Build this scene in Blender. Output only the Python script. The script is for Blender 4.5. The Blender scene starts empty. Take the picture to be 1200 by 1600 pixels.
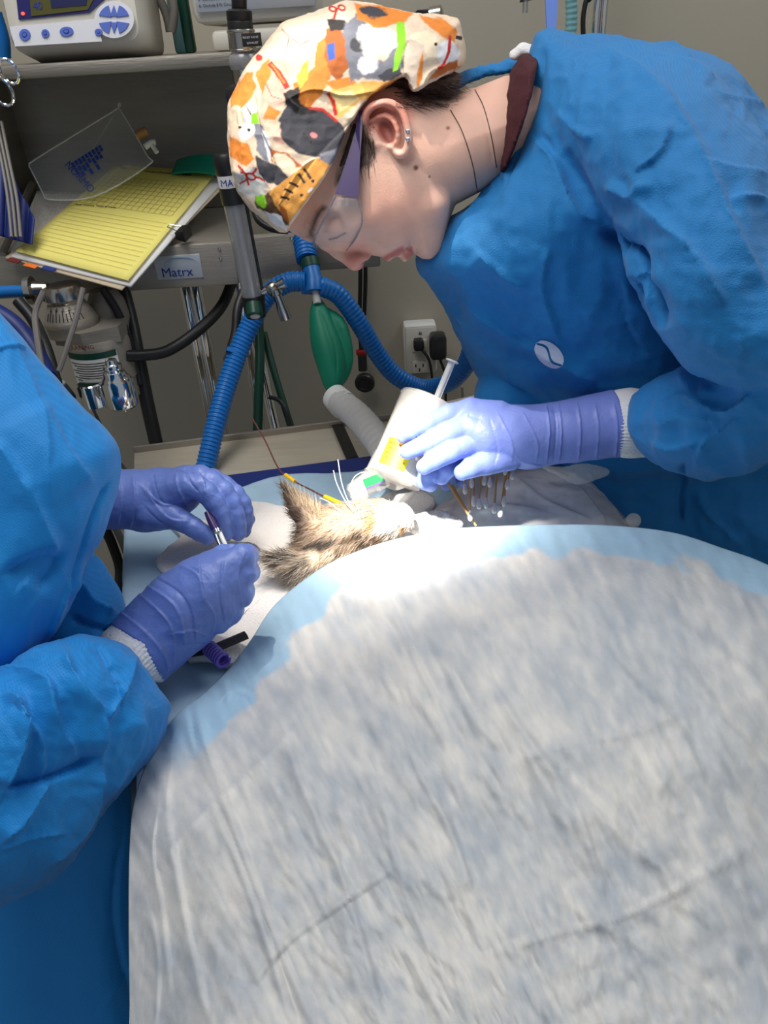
import bpy, math, random
import numpy as np
from mathutils import Vector, Matrix
import mathutils.geometry as mg
random.seed(7); RNG = np.random.default_rng(7)
SC = bpy.context.scene
COL = SC.collection
PI = math.pi
# ---------------------------------------------------------------- camera, world, lights, exposure
F = 1150.0
CAM = np.array([0.0, 0.0, 1.47])
PITCH, ROLL = math.radians(33.0), math.radians(-3.6)
Rm = Matrix.Rotation(PI/2 - PITCH, 3, 'X') @ Matrix.Rotation(ROLL, 3, 'Z')
R = np.array(Rm)
cd = bpy.data.cameras.new('camera'); cam = bpy.data.objects.new('camera', cd); COL.objects.link(cam)
cam.matrix_world = Matrix.Translation(Vector(CAM)) @ Rm.to_4x4()
cd.sensor_fit = 'VERTICAL'; cd.sensor_height = 36; cd.sensor_width = 36; cd.lens = F/1600*36; cd.clip_start = .02
SC.camera = cam
SC.view_settings.view_transform = 'Standard'; SC.view_settings.look = 'None'
SC.view_settings.gamma = 1; SC.view_settings.use_curve_mapping = False
SC.view_settings.exposure = 0.0
W = bpy.data.worlds.new('world'); SC.world = W; W.use_nodes = True
W.node_tree.nodes['Background'].inputs[0].default_value = (.80, .90, 1.0, 1)
W.node_tree.nodes['Background'].inputs[1].default_value = .31

# ---------------------------------------------------------------- pixel <-> place helpers
def P(u, v, D):
    u = np.asarray(u, float); v = np.asarray(v, float); D = np.asarray(D, float) + 0*u
    c = np.stack([(u-600)/F*D, (800-v)/F*D, -D], -1)
    return c @ R.T + CAM
def rayd(u, v): return R @ np.array([(u-600)/F, (800-v)/F, -1.0])
def PZ(u, v, z): d = rayd(u, v); return CAM + d*((z-CAM[2])/d[2])
def PY(u, v, y): d = rayd(u, v); return CAM + d*((y-CAM[1])/d[1])
def PPL(u, v, p0, n): d = rayd(u, v); n = np.array(n, float); return CAM + d*(np.dot(np.array(p0)-CAM, n)/np.dot(d, n))
def pix(p):
    c = (np.asarray(p)-CAM) @ R
    return np.stack([600 - F*c[..., 0]/c[..., 2], 800 + F*c[..., 1]/c[..., 2]], -1)
def depth(p): return -((np.asarray(p)-CAM) @ R)[..., 2]
def lamp(kind, name, loc, target, energy, color=(1, 1, 1), **kw):
    l = bpy.data.lights.new(name, kind); l.energy = energy; l.color = color
    for k, v in kw.items(): setattr(l, k, v)
    o = bpy.data.objects.new(name, l); COL.objects.link(o); o.location = loc
    d = Vector(target) - Vector(loc); o.rotation_euler = d.to_track_quat('-Z', 'Y').to_euler()
    return o
lamp('AREA', 'ceiling_panel_light', (-.35, .55, 2.5), (-.1, .6, 1.1), 16, (1, .97, .94), shape='RECTANGLE', size=1.1, size_y=.6)
lamp('AREA', 'ceiling_panel_light', (1.1, 1.0, 2.5), (.55, .8, 1.1), 8, (.95, .98, 1), shape='RECTANGLE', size=1.1, size_y=.6)
lamp('SPOT', 'surgical_light', (-.17, .22, 2.0), tuple(P(655, 828, .80)), 310, (1, .95, .86), spot_size=math.radians(14.5), spot_blend=1., shadow_soft_size=.03)
lamp('SPOT', 'surgical_light', (-.22, .98, 2.35), (-.07, .76, 1.48), 60, (1, .91, .78), spot_size=math.radians(19), spot_blend=.6, shadow_soft_size=.015)

# ---------------------------------------------------------------- materials
MATS = {}
def mat(name, col, rough=.5, metal=0., bump=0., bscale=200., var=0., vscale=20., trans=0., alpha=1., emis=0., vcol=None, sheen=0., coat=0., sss=0., ior=1.45, transl=0., stretch=None, spec=.5, dots=0.):
    m = bpy.data.materials.new(name); m.use_nodes = True; nt = m.node_tree; N = nt.nodes; L = nt.links
    b = N['Principled BSDF']
    b.inputs['Roughness'].default_value = rough; b.inputs['Metallic'].default_value = metal
    b.inputs['Transmission Weight'].default_value = trans; b.inputs['Alpha'].default_value = alpha
    b.inputs['Sheen Weight'].default_value = sheen; b.inputs['Coat Weight'].default_value = coat
    b.inputs['IOR'].default_value = ior; b.inputs['Specular IOR Level'].default_value = spec
    if sss: b.inputs['Subsurface Weight'].default_value = sss; b.inputs['Subsurface Scale'].default_value = .01; b.inputs['Subsurface Radius'].default_value = (1, .4, .25)
    c4 = (*col, 1)
    tc = N.new('ShaderNodeTexCoord')
    def vec(sc=1.):
        mp = N.new('ShaderNodeMapping'); L.new(tc.outputs['Object'], mp.inputs[0])
        if stretch: mp.inputs['Rotation'].default_value = stretch[1]; mp.inputs['Scale'].default_value = stretch[0]
        return mp.outputs[0]
    src = None
    if vcol:
        a = N.new('ShaderNodeVertexColor'); a.layer_name = vcol; src = a.outputs[0]
    if var:
        n = N.new('ShaderNodeTexNoise'); n.inputs['Scale'].default_value = vscale; n.inputs['Detail'].default_value = 6
        L.new(vec(), n.inputs[0])
        mx = N.new('ShaderNodeMix'); mx.data_type = 'RGBA'; mx.blend_type = 'MULTIPLY'; mx.inputs[0].default_value = 1
        if src: L.new(src, mx.inputs[6])
        else: mx.inputs[6].default_value = c4
        rp = N.new('ShaderNodeValToRGB'); L.new(n.outputs[0], rp.inputs[0])
        rp.color_ramp.elements[0].position = .3; rp.color_ramp.elements[1].position = .7
        rp.color_ramp.elements[0].color = (1-var, 1-var, 1-var, 1); rp.color_ramp.elements[1].color = (1, 1, 1, 1)
        L.new(rp.outputs[0], mx.inputs[7]); src = mx.outputs[2]
    if dots:
        vo = N.new('ShaderNodeTexVoronoi'); vo.inputs['Scale'].default_value = dots; vo.inputs['Randomness'].default_value = 0.
        mp = N.new('ShaderNodeMapping'); L.new(tc.outputs['UV'], mp.inputs[0]); mp.inputs['Rotation'].default_value = (0, 0, .6); mp.inputs['Scale'].default_value = (1, 1.6, 1)
        L.new(mp.outputs[0], vo.inputs[0])
        rp = N.new('ShaderNodeValToRGB'); L.new(vo.outputs[0], rp.inputs[0])
        rp.color_ramp.elements[0].position = .25; rp.color_ramp.elements[1].position = .45
        rp.color_ramp.elements[0].color = (.52, .62, .70, 1); rp.color_ramp.elements[1].color = (1, 1, 1, 1)
        mx = N.new('ShaderNodeMix'); mx.data_type = 'RGBA'; mx.blend_type = 'MULTIPLY'; mx.inputs[0].default_value = .42
        if src: L.new(src, mx.inputs[6])
        else: mx.inputs[6].default_value = c4
        L.new(rp.outputs[0], mx.inputs[7]); src = mx.outputs[2]
    if src: L.new(src, b.inputs['Base Color'])
    else: b.inputs['Base Color'].default_value = c4
    if emis:
        b.inputs['Emission Strength'].default_value = emis
        b.inputs['Emission Color'].default_value = c4
    if bump:
        n = N.new('ShaderNodeTexNoise'); n.inputs['Scale'].default_value = bscale; n.inputs['Detail'].default_value = 4
        L.new(vec(), n.inputs[0])
        bp = N.new('ShaderNodeBump'); bp.inputs['Strength'].default_value = bump; bp.inputs['Distance'].default_value = .002
        L.new(n.outputs[0], bp.inputs['Height']); L.new(bp.outputs[0], b.inputs['Normal'])
    if transl:
        t = N.new('ShaderNodeBsdfTranslucent'); ms = N.new('ShaderNodeMixShader'); ms.inputs[0].default_value = transl
        if src: L.new(src, t.inputs[0])
        else: t.inputs[0].default_value = c4
        L.new(b.outputs[0], ms.inputs[1]); L.new(t.outputs[0], ms.inputs[2]); L.new(ms.outputs[0], N['Material Output'].inputs[0])
    MATS[name] = m; return m
def s(r, g, b):   # sRGB 0-255 to linear
    return tuple(((c/255+.055)/1.055)**2.4 if c > 10 else c/255/12.92 for c in (r, g, b))
brush = ((1, 1, 12), (0, 0, 0))
M = dict(
 steel=mat('brushed_steel', s(168, 160, 148), .42, .5, .25, 60, .18, 6, stretch=((1, 1, 10), (0, 0, 0))),
 satinsteel=mat('satin_steel', s(150, 144, 134), .5, .45, .3, 50, .25, 5, stretch=((1, 1, 8), (0, 0, 0))),  # satin finish, slightly darker and rougher than the brushed steel
 tabsteel=mat('table_steel', s(205, 196, 178), .35, .35, .1, 40, .15, 6, stretch=((2, 12, 2), (0, 0, .26))),
 chrome=mat('chrome', (.8, .8, .8), .08, 1.), nickel=mat('nickel', (.5, .47, .42), .22, 1.),
 black=mat('black_rubber', (.012, .012, .013), .42), blackpl=mat('black_plastic', (.02, .02, .022), .3),
 cream=mat('cream_plastic', s(205, 200, 188), .4), white=mat('white_plastic', s(225, 225, 222), .4),
 panelw=mat('panel_white', s(215, 215, 220), .45), btn=mat('button_blue', s(84, 108, 190), .4), btnd=mat('button_symbol', s(40, 55, 140), .4),
 navyb=mat('bezel_navy', s(30, 30, 95), .35), lcd=mat('lcd_panel', s(70, 68, 30), .25, emis=.25), lcdb=mat('lcd_block', s(30, 34, 75), .3), red_led=mat('red_led', (1, .05, .03), .3, emis=3),
 wall=mat('wall_paint', s(176, 168, 152), .75, 0, .15, 120, .06, 2), floor=mat('floor_vinyl', s(120, 112, 100), .5, var=.2, vscale=8),
 wallr=mat('wall_paint_side', s(185, 178, 160), .75, 0, .1, 100),
 yellow=mat('yellow_paper', s(236, 224, 122), .7), paper=mat('white_paper', s(228, 226, 224), .7), printp=mat('printed_paper', s(205, 200, 192), .7, var=.25, vscale=300, stretch=((1, .1, 1), (0, 0, .6))),
 manila=mat('manila_card', s(214, 196, 168), .7), ink=mat('ink', s(60, 60, 50), .7), inkg=mat('form_ink', s(150, 142, 80), .7), tabo=mat('tab_orange', s(240, 120, 40), .6), tabb=mat('tab_blue', s(30, 50, 120), .6), tabr=mat('tab_maroon', s(110, 30, 30), .6),
 bag=mat('clear_bag', (.8, .84, .86), .15, alpha=.08), bagp=mat('clear_vinyl', (.8, .82, .84), .15, alpha=.35), inkblue=mat('blue_print', s(25, 60, 150), .6), tan=mat('tan_rubber', s(170, 125, 70), .6),
 teal=mat('teal_plastic', s(10, 140, 115), .45), matrx=mat('matrx_ink', s(20, 50, 130), .4), swoosh=mat('swoosh_ink', s(40, 130, 150), .4), badge=mat('badge_silver', s(190, 195, 200), .35, .4),
 greyc=mat('grey_cable', s(120, 115, 110), .5), bluec=mat('breathing_hose_blue', s(14, 104, 180), .38), green=mat('latex_green', s(10, 130, 98), .5, bump=.1, bscale=40, var=.12, vscale=10), greent=mat('green_tube', s(10, 62, 48), .4),
 whose=mat('white_hose', s(205, 202, 198), .5, alpha=.9), glassy=mat('flow_tube', s(170, 172, 176), .2, .2, alpha=.55), redclip=mat('red_clip', s(150, 30, 25), .5),
 navy=mat('navy_vinyl', s(28, 44, 110), .45), padb=mat('pad_blue', s(168, 198, 220), .8, var=.15, vscale=18, bump=.6, bscale=45), towel=mat('white_towel', s(226, 222, 220), .95, bump=.8, bscale=400, var=.1, vscale=15),
 swabstick=mat('wood_stick', s(196, 150, 92), .6), cotton=mat('cotton', s(235, 230, 222), .95, bump=.5, bscale=900),
 cupw=mat('cup_white', s(228, 228, 226), .35), cupc=mat('cup_clear', (.9, .85, .78), .1, alpha=.35), lab=mat('label_yellow', s(245, 225, 30), .5), labr=mat('label_red', s(215, 90, 20), .5),
 purple=mat('purple_plastic', s(50, 30, 84), .3), rimc=mat('lens_rim', s(150, 150, 160), .1, alpha=.6), lens=mat('lens_clear', (.75, .76, .8), .03, alpha=.10, spec=1.), coil=mat('coil_purple', s(90, 70, 160), .4), yel=mat('yellow_sleeve', s(235, 190, 30), .4), lead=mat('lead_brown', s(110, 60, 55), .5),
 grn=mat('sticker_green', s(20, 140, 80), .5), pur=mat('sticker_purple', s(110, 80, 150), .5), maroon=mat('maroon_shirt', s(66, 20, 28), .9, bump=.4, bscale=500), knit=mat('knit_cuff', s(228, 226, 226), .95, bump=.8, bscale=300, stretch=((1, 1, 1), (0, 0, 0))),
 tie=mat('gown_tie', s(90, 120, 190), .6), jewel=mat('jewel', (.95, .95, 1), .03, 1.), thread=mat('thread', s(60, 45, 40), .6), bear=mat('pale_blue_hose', s(120, 170, 175), .5),
)
# ---------------------------------------------------------------- mesh helpers
def tag(o, label=None, cat=None, group=None, kind=None):
    if label: o['label'] = label
    if cat: o['category'] = cat
    if group: o['group'] = group
    if kind: o['kind'] = kind
    return o
def wl(o):
    v = Vector((0, 0, 0))
    while o: v = v + o.location; o = o.parent
    return np.array(v)
def mk(name, V, Fc, m, parent=None, smooth=True, origin=None, mats=None, mi=None):
    V = np.asarray(V, float)
    if parent is not None: org = wl(parent); loc = (0, 0, 0)
    else:
        org = np.array(origin) if origin is not None else np.array([*(V.mean(0)[:2]), V[:, 2].min()]); loc = org
    me = bpy.data.meshes.new(name); me.from_pydata((V-org).tolist(), [], [tuple(int(i) for i in f) for f in Fc]); me.validate()
    if smooth: me.shade_smooth()
    for x in (mats or [m]): me.materials.append(x)
    if mi is not None:
        for p, i in zip(me.polygons, mi): p.material_index = i
    o = bpy.data.objects.new(name, me); COL.objects.link(o); o.location = loc
    if parent is not None: o.parent = parent
    return o
def thing(name, loc, label, cat, group=None):
    o = bpy.data.objects.new(name, None); COL.objects.link(o); o.location = [float(x) for x in loc]; o.empty_display_size = .05
    return tag(o, label, cat, group)
def nrm(a): a = np.asarray(a, float); return a/(np.linalg.norm(a)+1e-12)
def basis(d):
    d = nrm(d); a = np.array([0, 0, 1.]) if abs(d[2]) < .9 else np.array([1., 0, 0]); x = nrm(np.cross(a, d)); return x, np.cross(d, x), d
def cr(pts, n):   # catmull-rom
    p = np.asarray(pts, float); p = np.vstack([2*p[0]-p[1], p, 2*p[-1]-p[-2]]); out = []
    for i in range(1, len(p)-2):
        for t in np.linspace(0, 1, n, endpoint=False):
            a, b, c, d = p[i-1:i+3]; out.append(.5*((2*b)+(c-a)*t+(2*a-5*b+4*c-d)*t*t+(3*b-a-3*c+d)*t**3))
    out.append(p[-2]); return np.array(out)
class MB:
    def __init__(s): s.v = []; s.f = []
    def add(s, V, Fc):
        n = len(s.v); s.v += [tuple(x) for x in V]; s.f += [tuple(i+n for i in f) for f in Fc]; return s
    def box(s, c, size, ax=None, bev=0.):
        ax = np.eye(3) if ax is None else np.array(ax); h = np.array(size)/2
        if not bev:
            V = [np.array(c)+ax.T@(h*np.array(k)) for k in ((-1,-1,-1),(1,-1,-1),(1,1,-1),(-1,1,-1),(-1,-1,1),(1,-1,1),(1,1,1),(-1,1,1))]
            return s.add(V, [(0,3,2,1),(4,5,6,7),(0,1,5,4),(1,2,6,5),(2,3,7,6),(3,0,4,7)])
        # rounded box: lattice of corner arcs in xy plane with bevelled z edges
        ring = []
        for sx, sy, a0 in ((1,1,0),(-1,1,90),(-1,-1,180),(1,-1,270)):
            for k in range(5): ring.append((sx, sy, math.radians(a0+k*22.5)))
        V = []; lev = [(-1, bev*.999, 0), (-1, bev*.3, .3), (-1, 0, 1), (1, 0, 1), (1, bev*.3, .3), (1, bev*.999, 0)]
        for sz, ins, zz in lev:
            for sx, sy, a in ring:
                r = bev-ins
                x = sx*(h[0]-bev)+math.cos(a)*r; y = sy*(h[1]-bev)+math.sin(a)*r; z = sz*(h[2]-bev*zz)
                V.append(np.array(c)+ax.T@np.array([x, y, z]))
        n = len(ring); Fc = [(j*n+i, j*n+(i+1) % n, (j+1)*n+(i+1) % n, (j+1)*n+i) for j in range(5) for i in range(n)]
        Fc += [tuple(range(n-1, -1, -1)), tuple(range(5*n, 6*n))]
        return s.add(V, Fc)
    def tube(s, pts, r, n=12, cap=True, sm=0, flat=1.):
        pts = np.asarray(pts, float)
        r = np.full(len(pts), r) if np.isscalar(r) else np.asarray(r, float)
        if sm: q = cr(np.column_stack([pts, r]), sm); pts, r = q[:, :3], q[:, 3]
        T = np.gradient(pts, axis=0); x, y, _ = basis(T[0]); V = []
        for i in range(len(pts)):
            t = nrm(T[i]); x = nrm(x-np.dot(x, t)*t); y = np.cross(t, x)
            for k in range(n):
                a = 2*PI*k/n; V.append(pts[i]+r[i]*(math.cos(a)*x+flat*math.sin(a)*y))
        m = len(pts); Fc = [(j*n+i, j*n+(i+1) % n, (j+1)*n+(i+1) % n, (j+1)*n+i) for j in range(m-1) for i in range(n)]
        if cap: Fc += [tuple(range(n-1, -1, -1)), tuple(range((m-1)*n, m*n))]
        return s.add(V, Fc)
    def lathe(s, c, d, prof, n=32):   # prof: (distance along d, radius)
        x, y, d = basis(d); V = []
        for h, r in prof:
            for k in range(n): a = 2*PI*k/n; V.append(np.array(c)+d*h+r*(math.cos(a)*x+math.sin(a)*y))
        m = len(prof); Fc = [(j*n+i, j*n+(i+1) % n, (j+1)*n+(i+1) % n, (j+1)*n+i) for j in range(m-1) for i in range(n)]
        Fc += [tuple(range(n-1, -1, -1)), tuple(range((m-1)*n, m*n))]
        return s.add(V, Fc)
    def prism(s, poly, off):      # closed polygon of 3D points extruded by vector
        poly = np.asarray(poly, float); n = len(poly); V = np.vstack([poly, poly+np.asarray(off)])
        return s.add(V, [tuple(range(n)), tuple(range(2*n-1, n-1, -1))]+[(i, i+n, (i+1) % n+n, (i+1) % n) for i in range(n)])
    def build(s, name, m, parent=None, smooth=True, **k):
        o = mk(name, s.v, s.f, m, parent, smooth, **k)
        if smooth:
            try: o.data.set_sharp_from_angle(angle=math.radians(40))
            except Exception: pass
        return o
def text(st, size, p, x, y, m, parent, name='lettering', align='LEFT', off=.0004):
    cu = bpy.data.curves.new(name, 'FONT'); cu.body = st; cu.size = size; cu.extrude = .0001; cu.align_x = align; cu.resolution_u = 3
    t = bpy.data.objects.new(name, cu); COL.objects.link(t)
    dg = bpy.context.evaluated_depsgraph_get(); me = bpy.data.meshes.new_from_object(t.evaluated_get(dg)); bpy.data.objects.remove(t)
    x, y = nrm(x), nrm(y); y = nrm(y-np.dot(x, y)*x); z = np.cross(x, y)
    V = np.array([v.co[:] for v in me.vertices]); V = np.array(p)+V[:, :1]*x+V[:, 1:2]*y+(V[:, 2:]+off)*z
    return mk(name, V, [tuple(f.vertices) for f in me.polygons], m, parent, False)
# ---------------------------------------------------------------- numpy noise, fields, surface nets
_T = RNG.random(65536).astype(np.float32)
def vn(p):
    p = np.asarray(p, np.float32); i = np.floor(p).astype(np.int64); f = p-i; f = f*f*(3-2*f); r = 0
    for dx in (0, 1):
        for dy in (0, 1):
            for dz in (0, 1):
                h = _T[((i[..., 0]+dx)*73856093 ^ (i[..., 1]+dy)*19349663 ^ (i[..., 2]+dz)*83492791) & 65535]
                r = r + h*(f[..., 0] if dx else 1-f[..., 0])*(f[..., 1] if dy else 1-f[..., 1])*(f[..., 2] if dz else 1-f[..., 2])
    return r*2-1
def fbm(p, o=4): return sum(vn(p*2.03**k+17.3*k)*.5**k for k in range(o))
def ridge(p, o=3): return sum((1-2*np.abs(vn(p*2.1**k+9.1*k)))*.5**k for k in range(o))
def sd2(poly, U, V):
    poly = np.asarray(poly, float); d = np.full(U.shape, 1e9); ins = np.zeros(U.shape, bool)
    for (ax, ay), (bx, by) in zip(poly, np.roll(poly, -1, 0)):
        ex, ey = bx-ax, by-ay; px, py = U-ax, V-ay; t = np.clip((px*ex+py*ey)/(ex*ex+ey*ey+1e-9), 0, 1)
        d = np.minimum(d, (px-ex*t)**2+(py-ey*t)**2)
        c = ((ay > V) != (by > V)) & (U < (bx-ax)*(V-ay)/(by-ay+1e-12)+ax); ins ^= c
    return np.sqrt(d)*np.where(ins, 1, -1)     # positive inside
def sp(poly, n=4):     # smooth closed polygon
    p = np.asarray(poly, float); q = np.vstack([p[-1:], p, p[:1]]); c = cr(q, n); return c[n:-n-1+1][:-1] if len(c) > 2*n else c
def segd(pts, U, V):   # distance, parameter, side to polyline
    pts = np.asarray(pts, float); L = np.r_[0, np.cumsum(np.linalg.norm(np.diff(pts, axis=0), axis=1))]; tot = L[-1]
    bd = np.full(U.shape, 1e9); bt = np.zeros(U.shape); bs = np.ones(U.shape)
    for k in range(len(pts)-1):
        a, b = pts[k], pts[k+1]; e = b-a; px, py = U-a[0], V-a[1]; t = np.clip((px*e[0]+py*e[1])/(e@e+1e-9), 0, 1)
        d = np.hypot(px-e[0]*t, py-e[1]*t); m = d < bd
        bd = np.where(m, d, bd); bt = np.where(m, (L[k]+t*(L[k+1]-L[k]))/tot, bt); bs = np.where(m, np.sign(e[0]*py-e[1]*px), bs)
    return bd, bt, bs
class Vol:     # scalar field in (u, v, w) pixel units around depth D0 (w grows away from the camera)
    def __init__(s, lo, hi, h, D0):
        s.lo = np.array(lo, float); s.h = h; s.n = np.ceil((np.array(hi)-s.lo)/h).astype(int)+1; s.D0 = D0
        s.ax = [s.lo[i]+h*np.arange(s.n[i], dtype=np.float32) for i in range(3)]
        s.phi = np.full(tuple(s.n), 1e3, np.float32)
    def region(s, lo, hi):
        a = np.clip(np.floor((np.array(lo)-s.lo)/s.h).astype(int), 0, s.n-1); b = np.clip(np.ceil((np.array(hi)-s.lo)/s.h).astype(int)+1, 1, s.n)
        sl = tuple(slice(a[i], max(b[i], a[i]+1)) for i in range(3))
        return sl, np.meshgrid(*[s.ax[i][sl[i]] for i in range(3)], indexing='ij', sparse=True)
    def mix(s, sl, d, k, op):
        p = s.phi[sl]
        if op == '-': d = -d; 
        sg = 1 if op == '+' else -1
        a, b = sg*p, sg*d
        if k > 0:
            h = np.clip(.5+.5*(b-a)/k, 0, 1); r = b*(1-h)+a*h-k*h*(1-h)
        else: r = np.minimum(a, b)
        s.phi[sl] = sg*r
        return s
    def cap(s, a, b, ra, rb, k=4, op='+', flat=(1, 1, 1)):
        a = np.array(a, float); b = np.array(b, float); m = max(ra, rb)+k+3*s.h
        sl, (X, Y, Z) = s.region(np.minimum(a, b)-m, np.maximum(a, b)+m)
        e = b-a; t = np.clip(((X-a[0])*e[0]+(Y-a[1])*e[1]+(Z-a[2])*e[2])/(e@e+1e-9), 0, 1)
        d = np.sqrt((X-a[0]-e[0]*t)**2+(Y-a[1]-e[1]*t)**2+(Z-a[2]-e[2]*t)**2)-(ra+(rb-ra)*t)
        return s.mix(sl, d, k, op)
    def chain(s, pts, k=4, sm=0):   # pts (u,v,w,r)
        pts = np.asarray(pts, float)
        if sm: pts = cr(pts, sm)
        for a, b in zip(pts[:-1], pts[1:]): s.cap(a[:3], b[:3], a[3], b[3], k)
        return s
    def ell(s, c, r, ang=0, k=6, op='+', tilt=0):   # ellipsoid, rotated by ang in the u-v plane then tilt in u-w plane
        c = np.array(c, float); r = np.array(r, float); m = r.max()+k+3*s.h
        sl, (X, Y, Z) = s.region(c-m, c+m); x, y, z = X-c[0], Y-c[1], Z-c[2]
        ca, sa = math.cos(math.radians(ang)), math.sin(math.radians(ang)); ct, st = math.cos(math.radians(tilt)), math.sin(math.radians(tilt))
        x1 = x*ca+y*sa; y1 = -x*sa+y*ca; x2 = x1*ct+z*st; z2 = -x1*st+z*ct
        q = np.sqrt((x2/r[0])**2+(y1/r[1])**2+(z2/r[2])**2)
        return s.mix(sl, (q-1)*r.min(), k, op)
    def infl(s, poly, Wd, T, w0=0, k=6, op='+'):    # rounded body over a closed outline
        U, V = np.meshgrid(s.ax[0], s.ax[1], indexing='ij'); d = sd2(poly, U, V)
        e = np.maximum(0, 1-d/Wd); Tv = T(U, V) if callable(T) else T; wv = w0(U, V) if callable(w0) else w0+0*U
        Z = s.ax[2][None, None, :]
        q = np.sqrt(e[..., None]**2+((Z-wv[..., None])/(Tv[..., None] if callable(T) else Tv))**2)
        sl = (slice(None),)*3
        return s.mix(sl, ((q-1)*Wd).astype(np.float32), k, op)
    def trim(s, poly, k=3):    # keep what lies inside the outline
        U, V = np.meshgrid(s.ax[0], s.ax[1], indexing='ij'); d = -sd2(poly, U, V)[..., None]+0*s.ax[2][None, None, :]
        h = np.clip(.5+.5*(s.phi-d)/k, 0, 1); s.phi = (d*(1-h)+s.phi*h+k*h*(1-h)).astype(np.float32)
        return s
    def mesh(s, smooth=2, disp=None):
        ph = s.phi.copy()
        ph[0] = ph[-1] = 1; ph[:, 0] = ph[:, -1] = 1; ph[:, :, 0] = ph[:, :, -1] = 1
        ins = ph < 0; nx, ny, nz = np.array(ph.shape)-1
        cnt = sum(ins[i:i+nx, j:j+ny, k:k+nz].astype(np.int8) for i in (0, 1) for j in (0, 1) for k in (0, 1))
        act = (cnt > 0) & (cnt < 8); idx = np.full(act.shape, -1, np.int64); C = np.argwhere(act); idx[act] = np.arange(len(C))
        acc = np.zeros((len(C), 3)); num = np.zeros(len(C))
        cs = [(i, j, k) for i in (0, 1) for j in (0, 1) for k in (0, 1)]
        val = {c: ph[C[:, 0]+c[0], C[:, 1]+c[1], C[:, 2]+c[2]] for c in cs}
        for c in cs:
            for axx in range(3):
                if c[axx] == 0:
                    e = list(c); e[axx] = 1; e = tuple(e); a, b = val[c], val[e]; m = (a < 0) != (b < 0)
                    t = np.where(m, a/np.where(m, a-b, 1), 0); pt = np.array(c, float)[None]+np.zeros((len(C), 1)); pt[:, axx] = t
                    acc[m] += pt[m]; num[m] += 1
        Vv = s.lo+s.h*(C+acc/num[:, None]); Q = []
        for axx in range(3):
            b, c = (axx+1) % 3, (axx+2) % 3
            A = ins; sl0 = [slice(1, -1)]*3; sl0[axx] = slice(0, -1); sl1 = [slice(1, -1)]*3; sl1[axx] = slice(1, None)
            a0, a1 = A[tuple(sl0)], A[tuple(sl1)]
            E = np.argwhere(a0 != a1); off = np.ones(3, int); off[axx] = 0; E = E+off
            g = A[E[:, 0], E[:, 1], E[:, 2]]
            def ci(db, dc):
                q = E.copy(); q[:, b] -= db; q[:, c] -= dc; return idx[q[:, 0], q[:, 1], q[:, 2]]
            q = np.column_stack([ci(1, 1), ci(0, 1), ci(0, 0), ci(1, 0)]); q[~g] = q[~g][:, ::-1]; Q.append(q)
        Q = np.vstack(Q)
        Q = Q[:, ::-1] if np.linalg.det(R) < 0 else Q
        ed = np.vstack([Q[:, [0, 1]], Q[:, [1, 2]], Q[:, [2, 3]], Q[:, [3, 0]]])
        for _ in range(smooth):
            a = np.zeros_like(Vv); n = np.zeros(len(Vv))
            for i, j in ((0, 1), (1, 0)):
                for ax3 in range(3): a[:, ax3] += np.bincount(ed[:, i], Vv[ed[:, j], ax3], len(Vv))
                n += np.bincount(ed[:, i], minlength=len(Vv))
            Vv = .45*Vv+.55*a/n[:, None]
        s.V, s.Q = Vv, Q; s.calcN(); return s
    def calcN(s):
        a, b, c, d = (s.V[s.Q[:, i]] for i in range(4)); fn = np.cross(c-a, d-b); n = np.zeros_like(s.V)
        for i in range(4):
            for ax3 in range(3): n[:, ax3] += np.bincount(s.Q[:, i], fn[:, ax3], len(s.V))
        s.N = n/(np.linalg.norm(n, axis=1)[:, None]+1e-9); return s
    def push(s, d): s.V = s.V+s.N*np.asarray(d)[:, None]; return s.calcN()
    def folds(s, L, front=True):   # L: (polyline, width, amp, kind r|s)
        U, V = s.V[:, 0], s.V[:, 1]; D = 0
        fr = np.clip(-s.N[:, 2]*2+.3, 0, 1) if front else 1
        for pts, wd, amp, kd in L:
            pts = cr(pts, 5) if len(pts) > 2 else np.asarray(pts, float)
            d, t, sd = segd(pts, U, V); fall = np.clip(np.sin(PI*np.clip(t, .02, .98))*2.2, 0, 1)
            if kd == 'r': D = D+amp*fall*np.exp(-(d/wd)**1.4)
            else: D = D+amp*fall*np.exp(-d/np.where(sd > 0, wd, wd*.16))
        return s.push(D*fr)
    def folds2(s, L): return s.folds([(p, w*1.1, a*1.7, k) for p, w, a, k in L])
    def world(s): return P(s.V[:, 0], s.V[:, 1], s.D0+s.V[:, 2]*s.D0/F)
    def build(s, name, m, parent=None, col=None, origin=None):
        Wv = s.world(); Q = s.Q
        o = mk(name, Wv, Q, m, parent, True, origin=origin)
        me = o.data
        uv = me.uv_layers.new(name='UVMap'); li = np.zeros(len(me.loops), np.int32); me.loops.foreach_get('vertex_index', li)
        uv.data.foreach_set('uv', np.column_stack([s.V[li, 0], s.V[li, 1]+.6*s.V[li, 2]]).ravel()/100)
        if col is not None:
            at = me.color_attributes.new('tint', 'FLOAT_COLOR', 'POINT'); at.data.foreach_set('color', np.column_stack([col, np.ones(len(col))]).astype(np.float32).ravel())
        s.obj = o; return o
def paint(V, base, L):   # L: (polygon, colour, softness, warp)
    c = np.tile(np.array(base, float), (len(V), 1)) if np.ndim(base) == 1 else base.copy()
    n1 = fbm(V*.06); n2 = fbm(V*.06+50)
    for poly, col, soft, warp in L:
        d = sd2(poly, V[:, 0]+n1*warp, V[:, 1]+n2*warp); a = np.clip(d/soft+.5, 0, 1)[:, None]; c = c*(1-a)+np.array(col)*a
    return c
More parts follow.
